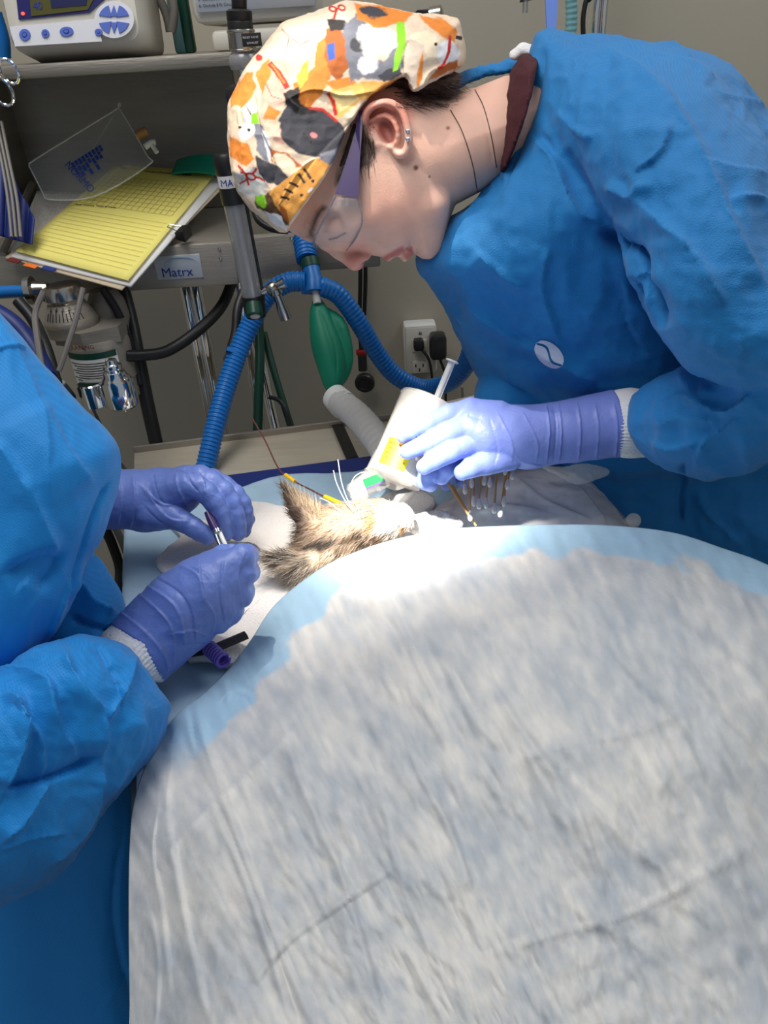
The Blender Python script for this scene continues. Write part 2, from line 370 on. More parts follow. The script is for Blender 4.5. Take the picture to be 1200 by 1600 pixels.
def disc(u, v, r, r2=None, ang=0, n=14):
    r2 = r2 or r; a = np.linspace(0, 2*PI, n, endpoint=False); ca, sa = math.cos(math.radians(ang)), math.sin(math.radians(ang))
    return np.column_stack([u+r*np.cos(a)*ca-r2*np.sin(a)*sa, v+r*np.cos(a)*sa+r2*np.sin(a)*ca])
def strokes(pts, w):
    p = np.asarray(pts, float); t = np.gradient(p, axis=0); n = np.column_stack([-t[:, 1], t[:, 0]])/(np.linalg.norm(t, axis=1)[:, None]+1e-9)
    return np.vstack([p+n*w/2, (p-n*w/2)[::-1]])
def strands(name, roots, dirs, length, width, cols, m, parent, drop=(0, 0, -.3), jit=.25, seg=3, kind='stuff'):
    n = len(roots); V = []; Fc = []; C = []
    roots = np.asarray(roots); dirs = np.asarray(dirs); dirs = dirs+jit*RNG.normal(size=dirs.shape); dirs /= np.linalg.norm(dirs, axis=1)[:, None]
    L = length*(.6+.7*RNG.random(n)); side = np.cross(dirs, RNG.normal(size=(n, 3))); side /= np.linalg.norm(side, axis=1)[:, None]
    pts = []; p = roots.copy(); d = dirs.copy()
    for k in range(seg+1):
        wd = width*(1-k/(seg+.3)); pts.append(p-side*wd/2); pts.append(p+side*wd/2)
        d = d+np.array(drop)/seg; d /= np.linalg.norm(d, axis=1)[:, None]; p = p+d*(L/seg)[:, None]
    V = np.stack(pts, 1).reshape(-1, 3); b = np.arange(n)[:, None]*2*(seg+1)
    Fc = np.vstack([b+np.array([2*k, 2*k+1, 2*k+3, 2*k+2]) for k in range(seg)])
    o = mk(name, V, Fc, m, parent, True)
    at = o.data.color_attributes.new('tint', 'FLOAT_COLOR', 'POINT'); c = np.repeat(cols, 2*(seg+1), axis=0)
    at.data.foreach_set('color', np.column_stack([c, np.ones(len(c))]).astype(np.float32).ravel())
    if kind: o['kind'] = kind
    return o
def tps(ctrl):     # thin plate interpolation of (u, v, value)
    c = np.asarray(ctrl, float); X = c[:, :2]/500; n = len(X)
    def K(r2): return np.where(r2 > 1e-12, r2*np.log(r2+1e-12), 0)
    A = K(((X[:, None]-X[None])**2).sum(-1))+1e-4*np.eye(n); Pm = np.column_stack([np.ones(n), X])
    S = np.block([[A, Pm], [Pm.T, np.zeros((3, 3))]]); w = np.linalg.solve(S, np.r_[c[:, 2], 0, 0, 0])
    def f(U, V):
        q = np.stack([U, V], -1)/500; r2 = ((q[..., None, :]-X)**2).sum(-1); return K(r2)@w[:n]+w[n]+q[..., 0]*w[n+1]+q[..., 1]*w[n+2]
    return f
def grid_faces(a, b): return [(i*b+j, (i+1)*b+j, (i+1)*b+j+1, i*b+j+1) for i in range(a-1) for j in range(b-1)]
def solid(o, t, off=-1.):
    m = o.modifiers.new('thickness', 'SOLIDIFY'); m.thickness = t; m.offset = off; return o
# ================================================================ THE SETTING
def struct(o): o['kind'] = 'structure'; return o
WY = 1.58
struct(MB().box((0, WY+.05, 1.3), (5, .1, 2.6)).build('wall_back', M['wall'], smooth=False))
struct(MB().box((-2.45, .3, 1.3), (.1, 2.5, 2.6)).build('wall_left', M['wallr'], smooth=False))
struct(MB().box((2.45, .3, 1.3), (.1, 2.5, 2.6)).build('wall_right', M['wallr'], smooth=False))
struct(MB().box((0, .3, -.05), (5, 2.5, .1)).build('floor', M['floor'], smooth=False))
# exam table ------------------------------------------------------
TZ = .95
C0 = PZ(210, 705, TZ); E1 = nrm(PZ(600, 655, TZ)-C0); E2 = nrm(PZ(204, 1400, TZ)-C0); UP = np.array([0, 0, 1.])
def TB(a, b, z=0.): return C0+E1*a+E2*b+UP*z
TWd, TL = .62, 1.12
tbl = thing('exam_table', TB(.31, .56)*np.array([1, 1, 0]), 'brushed steel examination table under the pads and the patient', 'table')
AXT = np.array([E1, nrm(np.cross(UP, E1)), UP])
MB().prism([TB(0, 0, -.04), TB(TWd, 0, -.04), TB(TWd-.07, TL, -.04), TB(0, TL, -.04)], (0, 0, .04)).build('tabletop', M['tabsteel'], tbl)
MB().box(TB(.31, .56, -.45), (.14, .2, .8), AXT, .02).build('column', M['steel'], tbl)
MB().box(TB(.31, .56, -.93), (.5, .7, .04), AXT, .015).build('foot_plate', M['steel'], tbl)
MB().box(TB(TWd/2, .004, .004), (TWd, .006, .012), AXT, .002).build('rim', M['steel'], tbl)
# strap and slot next to it
sl0, sl1 = PZ(528, 668, TZ), PZ(550, 717, TZ); dd = nrm(sl1-sl0); ss = np.cross(UP, dd)
tag(MB().box((sl0+sl1)/2+UP*.003, (.018, np.linalg.norm(sl1-sl0)+.01, .004), (ss, dd, UP), .001).build('table_strap', M['black']), 'short black strap lying across the steel end of the table', 'strap')
# counter behind right
cp = [PZ(u, v, .93) for u, v in ((556, 662), (640, 640), (775, 612), (1010, 600), (1010, 690), (800, 700), (590, 706))]
cp = [PZ(650, 638, .93), PZ(770, 611, .93), PZ(1150, 556, .93), PZ(1150, 575, .93), PZ(820, 616, .93), PZ(655, 643, .93)]
ctr = thing('side_table', np.mean(cp, 0)*np.array([1, 1, 0]), 'low steel side counter against the wall beneath the power outlet', 'counter')
MB().prism(cp, (0, 0, -.03)).build('worktop', M['tabsteel'], ctr, False)
for k in (0, 1, 3, 4):
    q = np.array(cp[k])*.96+np.mean(cp, 0)*.04; MB().tube([q+UP*-.03, q*np.array([1, 1, 0])], .012).build('leg', M['steel'], ctr)
# sheets on the table ------------------------------------------------
def drape_pt(a, b, z, side=.012):     # table coords, falling over the left edge (a<0)
    if a >= 0: return TB(a, b, z)
    t = -a; r = min(t, .02); return TB(-side*(1-math.exp(-t/.015)), b, z-max(0, t-.008))
def sheet(name, a0, a1, b0, b1, z, thick, m, na=60, nb=60, amp=.002, sc=18, seed=0, edge=.004):
    V = []
    for i in range(na):
        for j in range(nb):
            s_, t_ = i/(na-1), j/(nb-1)
            a0_ = a0(t_) if callable(a0) else a0; a = a0_+(a1-a0_)*s_+edge*vn(np.array([t_*6+seed, 3., seed])); b = b0+(b1-b0)*t_+edge*1.5*vn(np.array([s_*6, 8., seed]))
            p = np.array([a*sc, b*sc, seed]); zz = z+amp*(fbm(p, 3)+.6*ridge(p*.6+4, 2))
            V.append(drape_pt(float(a), float(b), float(zz)))
    return solid(mk(name, V, grid_faces(na, nb), m), thick, 0)
def tc(u, v, z=0):    # pixel -> table coords at height z above the top
    q = PZ(u, v, TZ+z)-C0; r_ = np.linalg.solve(np.array([E1[:2], E2[:2]]).T, q[:2]); return r_[0], r_[1]
NV = tc(355, 752, .01)
b0 = tc(470, 730, .012)[1]
tag(MB().prism([TB(.015, b0, .001), TB(TWd-.10, b0, .001), TB(TWd-.10, TL-.02, .001), TB(.015, TL-.02, .001)], (0, 0, .014)).build('table_mat', M['navy'], None, False), 'navy vinyl mat on the steel table under the blue pad', 'mat')
b1 = tc(470, 752, .016)[1]
tag(sheet('absorbent_pad', lambda t: -.10+.115*min(1, max(0, (t-.35)/.25)), TWd-.09, b1, .66, .0195, .002, M['padb'], 80, 100, .003, 20, 3., .012), 'light blue absorbent pad spread under the patient, hanging over the left table edge', 'pad')
ta = tc(300, 850, .02); tb2 = tc(700, 850, .02)
tag(sheet('towel', .05, .36, ta[1]-.04, ta[1]+.22, .029, .008, M['towel'], 70, 70, .004, 26, 7., .02), 'folded white towel under the head of the cat', 'towel')

# ================================================================ ANESTHESIA MACHINE
YF, YB = 1.12, 1.40
mach = thing('anesthesia_machine', (-.35, 1.3, 0), 'stainless anesthesia machine with two shelves, gauges and chrome legs', 'anesthesia machine')
SZ = PY(180, 92, YF)[2]
xl, xr = PY(-40, 92, YF)[0]-.1, PY(372, 80, YF)[0]
MB().box(((xl+xr)/2, (YF+YB)/2, SZ-.008), (xr-xl, YB-YF, .016), None, .003).build('upper_shelf', M['satinsteel'], mach)
LZ = PY(372, 376, 1.12)[2]
xr2 = PY(372, 420, YF-.0)[0]+.0; xr3 = PY(580, 410, YF)[0]
xbl = PY(28, 200, YB)[0]; MB().box(((xbl+xr2)/2, YB-.006, (SZ+LZ)/2), (xr2-xbl+.02, .012, SZ-LZ), None, .002).build('back_panel', M['satinsteel'], mach, smooth=False)
MB().box(((xl+xr2)/2, (YF+YB)/2, LZ-.006), (xr2-xl, YB-YF, .012), None, .002).build('lower_shelf', M['satinsteel'], mach)
zf0, zf1 = PY(372, 372, YF)[2], PY(372, 436, YF)[2]
fr = MB().box(((xl+xr2)/2, YF, LZ-.03), (xr2-xl, .014, .062), None, .003).build('front_rail', M['steel'], mach)
for uu, vv in ((342, 388), (344, 403), (455, 372)): MB().lathe(PY(uu, vv, YF-.008), (0, -1, 0), [(0, .0025), (.002, .0022), (.0025, 0.0005)], 10).build('screw', M['nickel'], fr)
# the darker arm of the frame that carries on to the right
MB().box(((xr2+xr3)/2+.004, YF+.03, PY(480, 400, YF)[2]), (xr3-xr2+.02, .02, .055), None, .003).build('side_arm', M['satinsteel'], mach)
MB().box((PY(440, 410, YF-.005)[0]-.012, YF-.003, PY(420, 400, YF)[2]), (.10, .012, .062), None, .003).build('bracket', M['steel'], mach)
# badge
bc = PY(278, 414, YF-.008); bx_ = nrm(PY(306, 411, YF-.008)-PY(250, 417, YF-.008))
bx_ = np.array([1., 0, 0]); bd = MB().box((bc[0], YF-.008, LZ-.030), (.068, .002, .034), None, .0009).build('name_badge', M['badge'], mach)
text('Matrx', .019, (bc[0]-.026, YF-.0095, LZ-.043), (1, 0, 0), (0, 0, 1), M['matrx'], bd, off=.0006)
an = np.linspace(.3, PI*1.1, 16); ar = [(bc[0]+.005+.024*math.cos(t), YF-.0098, LZ-.026+.010*math.sin(t)) for t in an]
MB().tube(ar, np.interp(an, [.3, 1.6, 3.4], [.0002, .0010, .0002]), 5, flat=.2).build('badge_arc', M['swoosh'], bd)
# legs: chrome posts
for u0, v0, u1, v1, r in ((286, 438, 333, 690, .0085), (303, 438, 350, 700, .011), (372, 438, 420, 660, .010)):
    a = PY(u0, v0, 1.22); z1 = .06; MB().tube([a, (a[0], 1.22, z1)], r, 16).build('leg', M['chrome'], mach)
MB().box((-.30, 1.24, .045), (.62, .40, .05), None, .02).build('base', M['blackpl'], mach)
# diagonal side flange at left
MB().box((xbl, YB-.045, (SZ+LZ)/2), (.010, .09, SZ-LZ), None, .002).build('side_panel', M['satinsteel'], mach)
q = [PY(0, 392, YF-.01), PY(48, 290, YB-.1)]
MB().tube([PY(2, 398, YF-.004), PY(50, 288, YF+.22)], .006, 8).build('shelf_lip', M['steel'], mach)
# rings at the far left
for u, v, r in ((3, 143, .013), (14, 112, .011)):
    c = PY(u, v, YF-.01); t = np.linspace(0, 2*PI, 25); MB().tube([(c[0]+r*math.cos(a), c[1]-.006*math.sin(a), c[2]+r*1.25*math.sin(a)) for a in t], .0022, 8, False).build('ring', M['chrome'], mach)
# relief valve column (top, x 355-405)
YV = 1.02
def vp(u, v, y=YV): return PY(u, v, y)
rv = thing('relief_valve', vp(380, 140), 'silver and black relief valve column behind the left of the patterned cap', 'valve')
def seg(u0, v0, u1, v1, rp, m, nm, prof=None, y=YV):
    a, b = vp(u0, v0, y), vp(u1, v1, y); r = rp*depth((a+b)/2)/F
    L_ = np.linalg.norm(b-a); pr = prof or [(0, .85), (.06, 1), (.94, 1), (1, .85)]
    return MB().lathe(a, b-a, [(t*L_, r*k) for t, k in pr], 28).build(nm, m, rv)
seg(373, -30, 374, 18, 12, M['black'], 'hose_stub')
seg(373, 14, 376, 48, 20, M['black'], 'black_collar', [(0, .8), (.1, 1), (.5, 1), (.55, .96), (.62, 1), (1, 1)])
c_ = seg(376, 46, 380, 80, 22, M['nickel'], 'valve_body', [(0, .96), (.08, 1), (.12, 1), (.14, .96), (.9, .96), (.92, 1), (1, 1)])
seg(379, 80, 383, 108, 24, M['glassy'], 'dome', [(0, .7), (.3, .95), (.7, 1), (1, .9)])
seg(382, 106, 386, 135, 20, M['nickel'], 'lower_body')
seg(385, 133, 388, 170, 17, M['steel'], 'stem')
pc = vp(393, 62, YV-.024)
lb = MB().box((pc[0], YV-.0212, pc[2]), (.022, .001, .013), None, .0004).build('label', M['blackpl'], rv)
text('RELIEF VALVE', .0030, (pc[0]-.010, YV-.0219, pc[2]+.0014), (1, 0, 0), (0, 0, 1), M['panelw'], lb, off=.0001)
text('EXHAUST', .0030, (pc[0]-.006, YV-.0219, pc[2]-.0040), (1, 0, 0), (0, 0, 1), M['panelw'], lb, off=.0001)
MB().lathe(vp(368, 150, YV-.01), (0, -1, .1), [(-.01, .012), (0, .012), (.001, .008), (.0012, .001)], 20).build('side_port', M['black'], rv)
# flow tube
ft = thing('flow_tube', vp(395, 490, 1.0), 'tall grey glass flow meter tube with black collar hanging left of the cap', 'flow meter')
a, b = vp(352, 245, 1.0), vp(396, 470, 1.0); L_ = np.linalg.norm(b-a); r = 17*depth((a+b)/2)/F
MB().lathe(a, b-a, [(0, r), (L_, r)], 24).build('glass_tube', M['glassy'], ft)
MB().lathe(a, b-a, [(0, r*.45), (L_, r*.45)], 16).build('inner_rod', M['steel'], ft)
MB().tube([a+np.array([r*1.05, -.002, 0]), b+np.array([r*1.05, -.002, 0])], .0022, 8).build('edge_strip', M['black'], ft)
MB().lathe(a, nrm(b-a), [(-.004, r*.9), (0, r*1.1), (.018, r*1.12), (.02, r*1.05)], 24).build('upper_collar', M['black'], ft)
lb = MB().lathe(a+nrm(b-a)*.020, nrm(b-a), [(0, r*1.06), (.014, r*1.06)], 24).build('label_band', M['paper'], ft)
text('MA', .011, a+nrm(b-a)*.0315+np.array([-.010, -r*1.08, 0]), (1, 0, 0), (0, 0, 1), M['matrx'], lb)
MB().lathe(a+nrm(b-a)*.034, nrm(b-a), [(0, r*1.1), (.02, r*1.1)], 24).build('lower_collar', M['black'], ft)
MB().lathe(b-nrm(b-a)*.008, nrm(b-a), [(0, r*1.08), (.018, r*1.08), (.03, r*.95)], 24).build('end_collar', M['black'], ft)
e = vp(398, 488, .985); MB().lathe(e, (0.05, -.5, -.6), [(-.012, .011), (.004, .011), (.006, .009)], 20).build('green_knob', M['greent'], ft)
MB().lathe(e+nrm((0.05, -.5, -.6))*.005, (0.05, -.5, -.6), [(0, .0075), (.002, .006)], 16).build('knob_cap', M['whose'], ft)
# small brass/nickel stopcock
sv = thing('stopcock', vp(438, 470, 1.0), 'small nickel stopcock clamped beside the blue corrugated hose', 'valve')
MB().tube([vp(407, 457, 1.0), vp(430, 446, 1.0)], .005, 12).build('stem', M['nickel'], sv)
MB().lathe(vp(418, 455, .995), vp(440, 444, .995)-vp(418, 455, .995), [(0, .006), (.004, .009), (.012, .009), (.016, .006), (.026, .007)], 14).build('body', M['nickel'], sv)
MB().lathe(vp(430, 452, .99), vp(446, 496, .99)-vp(430, 452, .99), [(0, .008), (.006, .009), (.008, .006), (.02, .0065), (.03, .008), (.042, .008), (.043, .004)], 14).build('handle', M['nickel'], sv)

# vaporizer (its own unit hung on the rail)
DV = 1.02
vz = thing('vaporizer', P(140, 610, DV), 'steel anesthetic vaporizer with graduated dial and printed label under the shelf', 'vaporizer')
ax0, ax1 = P(100, 440, DV), P(145, 600, DV); vd = nrm(np.array([0.02, -.02, -1.])); vtop = P(97, 452, DV)
k_ = DV/F
def vl(c, prof, m, nm, par=None, n=36, d=vd): return MB().lathe(c, d, [(h*k_, r*k_) for h, r in prof], n).build(nm, m, par or vz)
dial = vl(vtop, [(-8, 20), (-7, 28), (0, 31), (12, 32), (16, 28), (20, 27)], M['nickel'], 'dial_cap')
skirt = vl(vtop+vd*20*k_, [(0, 28), (24, 40), (30, 42), (34, 41), (50, 40)], M['steel'], 'dial')
# graduation marks on the sloped dial
for i in range(11):
    an = math.radians(-130+i*9); dr = np.array([math.cos(an), math.sin(an), 0.]); c0_ = vtop+vd*23*k_; hh = 16 if i % 2 else 11
    pa = vtop+vd*(40)*k_+dr*(39.0)*k_; pb = vtop+vd*(40-hh)*k_+dr*(39.0-hh*.5)*k_
    MB().tube([pa, pb], .0006, 4).build('graduation_mark', M['blackpl'], skirt)
for i, st in enumerate('5432'):
    an = math.radians(-122+i*18); dr = np.array([math.cos(an), math.sin(an), 0.]); sx = np.array([-dr[1], dr[0], 0])
    text(st, .008, vtop+vd*26*k_+dr*32.6*k_, sx, nrm(-vd+(-dr)*.5), M['blackpl'], skirt, off=.0008)
body0 = vtop+vd*56*k_+np.array([.024, 0, 0])
pl = []
for i in range(6): an = PI/6+i*PI/3; pl.append(body0+np.array([math.cos(an)*60, math.sin(an)*50, 0])*k_)
MB().prism(pl, vd*24*k_).build('hexagonal_head', M['satinsteel'], vz)
body = vl(body0+vd*20*k_+np.array([.004, 0, 0]), [(0, 47), (12, 50), (70, 49), (72, 47), (105, 46), (108, 40)], M['steel'], 'body')
def wrap(c, r, a0, a1, h0, h1, m, nm, par, n=16):
    V = [c+vd*h*k_+np.array([math.cos(t), math.sin(t), 0])*r*k_ for t in np.linspace(math.radians(a0), math.radians(a1), n) for h in (h0, h1)]
    return mk(nm, V, [(2*i, 2*i+1, 2*i+3, 2*i+2) for i in range(n-1)], m, par)
bc_ = body0+vd*20*k_+np.array([.004, 0, 0])
lbp = wrap(bc_, 51.5, -138, -42, 16, 68, M['paper'], 'printed_label', body)
wrap(bc_, 51.8, -137, -43, 12, 22, M['greent'], 'label_header', lbp)
for i in range(9): wrap(bc_, 52, -134+(i % 3)*6, -48-(i % 2)*8, 28+i*4, 29.5+i*4, M['ink'], 'print_line', lbp, 8)
text('WARNING', .0085, bc_+vd*4*k_+np.array([-.030, -.0470, 0]), (1, 0, 0), (0, 0, 1), M['tabr'], body)
fl = P(182, 596, DV-.05)
vl(fl-vd*22*k_, [(-14, 3), (-12, 8), (-6, 9), (-4, 13), (0, 14), (3, 11), (6, 16), (12, 17), (16, 20), (22, 24), (58, 24), (62, 20), (64, 4), (70, 4)], M['chrome'], 'filler_cap', None, 28)
vl(P(140, 600, DV-.02)-vd*2*k_, [(0, 18), (2, 20), (36, 20), (38, 16)], M['chrome'], 'drain_cap', None, 24)
MB().lathe(P(105, 605, DV-.02), (-.7, -.6, -.3), [(0, .018), (.02, .018), (.022, .012)], 20).build('drain_screw', M['blackpl'], vz)
MB().tube([P(65, 455, DV), P(20, 455, DV), P(-30, 458, DV)], k_*9, 16).build('inlet_pipe', M['bluec'], vz)
MB().lathe(P(42, 455, DV), P(66, 452, DV)-P(42, 455, DV), [(0, .015), (.002, .019), (.010, .019), (.012, .012), (.03, .008)], 20).build('inlet_collar', M['nickel'], vz)
MB().lathe(P(160, 452, DV+.05), vd, [(0, .018), (.015, .026), (.04, .030), (.085, .028), (.09, .02)], 24).build('rear_chamber', M['satinsteel'], vz)

# hoses, cables -----------------------------------------------------
def hose(name, pts, r, m, label, cat, n=14, sm=8, group=None, parent=None, rib=0, ribamp=.1):
    pts = np.array([p if isinstance(p, np.ndarray) else P(*p) for p in pts]); q = cr(pts, sm)
    if rib:
        L = np.r_[0, np.cumsum(np.linalg.norm(np.diff(q, axis=0), axis=1))]; N_ = int(L[-1]/rib*4); t = np.linspace(0, L[-1], N_)
        q = np.column_stack([np.interp(t, L, q[:, i]) for i in range(3)]); rr = r*(1+ribamp*(((np.arange(N_) % 4) > 1)*1.))
    else: rr = r
    o = MB().tube(q, rr, n).build(name, m, parent)
    return tag(o, label, cat, group) if parent is None else o
hose('breathing_hose', [(318, 745, 1.06), (338, 660, 1.07), (358, 590, 1.08), (385, 520, 1.08), (415, 465, 1.07), (448, 442, 1.06), (478, 440, 1.06)], .0135, M['bluec'], 'blue corrugated breathing hose curving down from the tee to the table', 'hose', 18, rib=.006)
hose('breathing_hose', [(502, 447, 1.06), (530, 462, 1.07), (560, 503, 1.09), (590, 553, 1.12), (620, 588, 1.14), (660, 606, 1.15), (700, 598, 1.12), (728, 570, 1.08), (742, 525, 1.05)], .0135, M['bluec'], 'smoother blue breathing hose looping right under the outlet', 'hose', 18, rib=.006, ribamp=.05)
tee = thing('tee_connector', P(490, 450, 1.06), 'blue tee connector with green band joining hoses above the green bag', 'connector')
hose('upper_hose', [(462, 350, 1.08), (474, 376, 1.07), (480, 406, 1.06)], .0145, M['bluec'], '', '', 18, parent=tee, rib=.006)
MB().tube([P(483, 405, 1.06), P(486, 418, 1.06)], .0135, 18).build('green_band', M['greent'], tee)
MB().tube([P(485, 414, 1.06), P(489, 434, 1.06), P(489.5, 436, 1.06), P(491, 456, 1.06)], [.0125, .0125, .014, .0138], 20).build('body', M['bluec'], tee)
MB().tube([P(472, 446, 1.065), P(512, 447, 1.065)], .0125, 18).build('cross_piece', M['bluec'], tee)
MB().tube([P(493, 452, 1.06), P(496, 474, 1.06)], .006, 14).build('bag_neck', M['whose'], tee)
# reservoir bag
v = Vol((470, 460, -50), (565, 625, 50), 1.5, 1.07)
v.chain([(496, 474, 0, 8), (501, 500, 0, 15), (509, 535, 0, 21), (517, 565, 0, 20), (520, 590, 0, 15), (521, 607, 0, 9)], 8, 3)
v.chain([(503, 482, 6, 5), (524, 505, 10, 14), (534, 535, 12, 15), (537, 565, 12, 14), (532, 588, 8, 11), (523, 602, 4, 7)], 3, 3)
v.mesh(2); v.folds([(((498, 480), (512, 510), (526, 550), (527, 590)), 4, -3, 's')])
tag(v.build('reservoir_bag', M['green']), 'green latex reservoir bag hanging from the blue tee connector', 'breathing bag')
g = 'dark tubes and cables around the anesthesia machine'
hose('black_tube', [(366, 432, 1.16), (345, 480, 1.15), (305, 520, 1.12), (262, 548, 1.1), (225, 555, 1.08), (195, 556, 1.06)], .0085, M['black'], 'black tube sweeping from the rail across to the vaporizer', 'tube')
hose('black_tube', [(192, 452, 1.1), (204, 500, 1.1), (216, 560, 1.1), (230, 630, 1.12), (248, 710, 1.15)], .0105, M['black'], 'thick black tube hanging straight down right of the vaporizer', 'tube')
hose('black_tube', [(160, 450, 1.04), (185, 490, 1.06), (205, 545, 1.08), (218, 600, 1.1)], .006, M['black'], 'thin black tube between vaporizer and thick black tube', 'tube')
hose('black_tube', [(388, 440, 1.1), (372, 480, 1.09), (368, 520, 1.09), (360, 548, 1.09)], .007, M['black'], 'short black tube with blue band ending at the blue hose', 'tube')
tag(MB().tube([P(366, 548, 1.085), P(358, 566, 1.085)], .013, 4).build('tube_end', M['blackpl']), 'square black plug end with blue band on the short tube', 'plug')
tag(MB().tube([P(365, 546, 1.075), P(363, 552, 1.075)], .0135, 4).build('tube_band', M['bluec']), 'blue band around the square black plug end', 'band')
hose('black_cable', [(134, 615, 1.06), (158, 665, 1.06), (182, 715, 1.05), (206, 745, 1.04)], .0022, M['black'], 'thin black cable running from the vaporizer down to the table corner', 'cable', 8)
hose('grey_cable', [(130, 450, .95), (118, 500, .95), (104, 545, .95), (92, 580, .95)], .0035, M['greyc'], 'grey cable crossing in front of the vaporizer label', 'cable', 8)
hose('grey_cable', [(68, 455, .97), (55, 490, .97), (58, 530, .96), (66, 575, .95), (72, 600, .95)], .004, M['greyc'], 'grey cable hanging down left of the vaporizer', 'cable', 8)
hose('blue_tube', [(-20, 480, .98), (20, 505, .98), (50, 540, .98), (75, 590, .96)], .012, M['navy'], 'dark blue tube sloping behind the left gown shoulder', 'tube')
hose('black_tube', [(28, 470, 1.0), (52, 500, 1.0), (72, 545, .99), (88, 600, .98)], .008, M['black'], 'black tube hidden behind the grey cable left of the vaporizer', 'tube')
hose('green_tube', [(404, 498, 1.2), (406, 560, 1.2), (404, 620, 1.2), (402, 690, 1.2)], .008, M['greent'], 'dark green tube hanging straight beside the blue hose', 'tube')
hose('green_tube', [(412, 520, 1.22), (428, 580, 1.22), (446, 640, 1.22), (462, 690, 1.22)], .006, M['greent'], 'thinner dark green tube slanting to the right', 'tube')
hose('black_tube', [(420, 620, 1.2), (436, 626, 1.2), (448, 645, 1.2), (456, 680, 1.2)], .0035, M['black'], 'thin black tube curling near the far table edge', 'tube', 8)
hose('chrome_rod', [(392, 500, 1.25), (410, 580, 1.25), (430, 670, 1.25)], .009, M['chrome'], 'slim chrome rod behind the blue corrugated hose', 'rod')
for i, (u, l) in enumerate(((153, 'left'), (170, 'right'))):
    hose('hanging_cable', [(u+8, 820, 1.0), (u+22, 850, 1.02), (u+34, 890, 1.05), (u+30, 930, 1.05)], (.007, .005)[i], (M['black'], M['greyc'])[i], ('black cord', 'grey cord')[i]+' hanging beside the left table edge near the floor', 'cord', 8)
# white ribbed hose end
wh = thing('white_hose', P(560, 650, .98), 'white ribbed hose with thick rim resting behind the cup', 'hose')
hose('hose_body', [(530, 628, 1.05), (556, 648, 1.02), (583, 678, .98), (606, 712, .94), (622, 745, .9)], .019, M['whose'], '', '', 20, parent=wh, rib=.012, ribamp=.035)
MB().tube([P(522, 619, 1.06), P(538, 634, 1.045)], [.019, .021], 20).build('rim', M['white'], wh)
# stethoscope-like gauge on black cords
st = thing('stethoscope', PY(568, 600, WY-.05), 'black stethoscope hanging on the wall with its round chestpiece down', 'stethoscope')
YS = WY-.05
MB().tube([PY(563, 395, YS), PY(563, 440, YS), PY(562, 500, YS), PY(564, 548, YS)], .0045, 10, sm=5).build('tubing', M['black'], st)
MB().tube([PY(571, 395, YS), PY(571, 440, YS), PY(569, 500, YS), PY(567, 548, YS)], .0045, 10, sm=5).build('tubing', M['black'], st)
MB().box(PY(566, 550, YS-.004), (.026, .014, .010), None, .002).build('clip', M['redclip'], st)
MB().tube([PY(566, 555, YS), PY(567, 578, YS)], .010, 12).build('stem', M['blackpl'], st)
MB().lathe(PY(570, 598, YS+.005), (-.1, -1, -.1), [(-.008, .018), (-.006, .022), (.004, .0225), (.007, .020), (.0072, .014), (.005, .013), (.005, .0005)], 30).build('chestpiece', M['blackpl'], st)
# outlet
oc = PY(656, 545, WY-.02)
ou = thing('power_outlet', (oc[0], WY, oc[2]), 'white surface mounted power outlet on the back wall', 'outlet')
MB().box((oc[0], WY-.022, oc[2]+.006), (.072, .044, .112), None, .008).build('box', M['white'], ou)
pl_ = MB().box((oc[0], WY-.046, oc[2]+.006), (.066, .006, .106), None, .004).build('cover_plate', M['cream'], ou)
MB().lathe((oc[0], WY-.048, oc[2]+.046), (0, -1, 0), [(0, .004), (.002, .0035), (.0022, .0004)], 12).build('screw', M['nickel'], pl_)
for dz in (-.03, .018): MB().box((oc[0]-.002, WY-.050, oc[2]+dz), (.034, .004, .028), None, .0019).build('socket', M['cream'], pl_)
for dx, dz in ((-.012, -.03), (.004, -.03), (-.004, -.04)): MB().box((oc[0]+dx, WY-.0525, oc[2]+dz+.004), (.0025, .002, .007)).build('slot', M['blackpl'], pl_)
pg = thing('power_plug', PY(655, 545, WY-.06), 'small black plug in the outlet with a thin cord', 'plug')
MB().box(PY(654, 538, WY-.064), (.022, .028, .024), None, .006).build('body', M['black'], pg)
MB().tube([PY(658, 545, WY-.07), PY(670, 562, WY-.08), PY(675, 590, WY-.08), PY(676, 625, WY-.08)], .003, 8, sm=5).build('cord', M['black'], pg)
pg = thing('power_adapter', PY(683, 548, WY-.06), 'dark grey wall adapter plugged in at the right of the outlet', 'adapter')
MB().box(PY(684, 540, WY-.07), (.036, .042, .056), None, .010).build('body', M['blackpl'], pg)
MB().tube([PY(688, 562, WY-.08), PY(696, 590, WY-.08), PY(696, 640, WY-.08)], .003, 8, sm=5).build('cord', M['black'], pg)
MB().tube([PY(706, 578, WY-.02), PY(712, 585, WY-.10), PY(722, 606, WY-.15), PY(724, 640, WY-.15)], .003, 8).build('cable', M['greyc'], None)
tag(bpy.data.objects['cable'], 'short grey cable end below the loop of blue hose', 'cable')

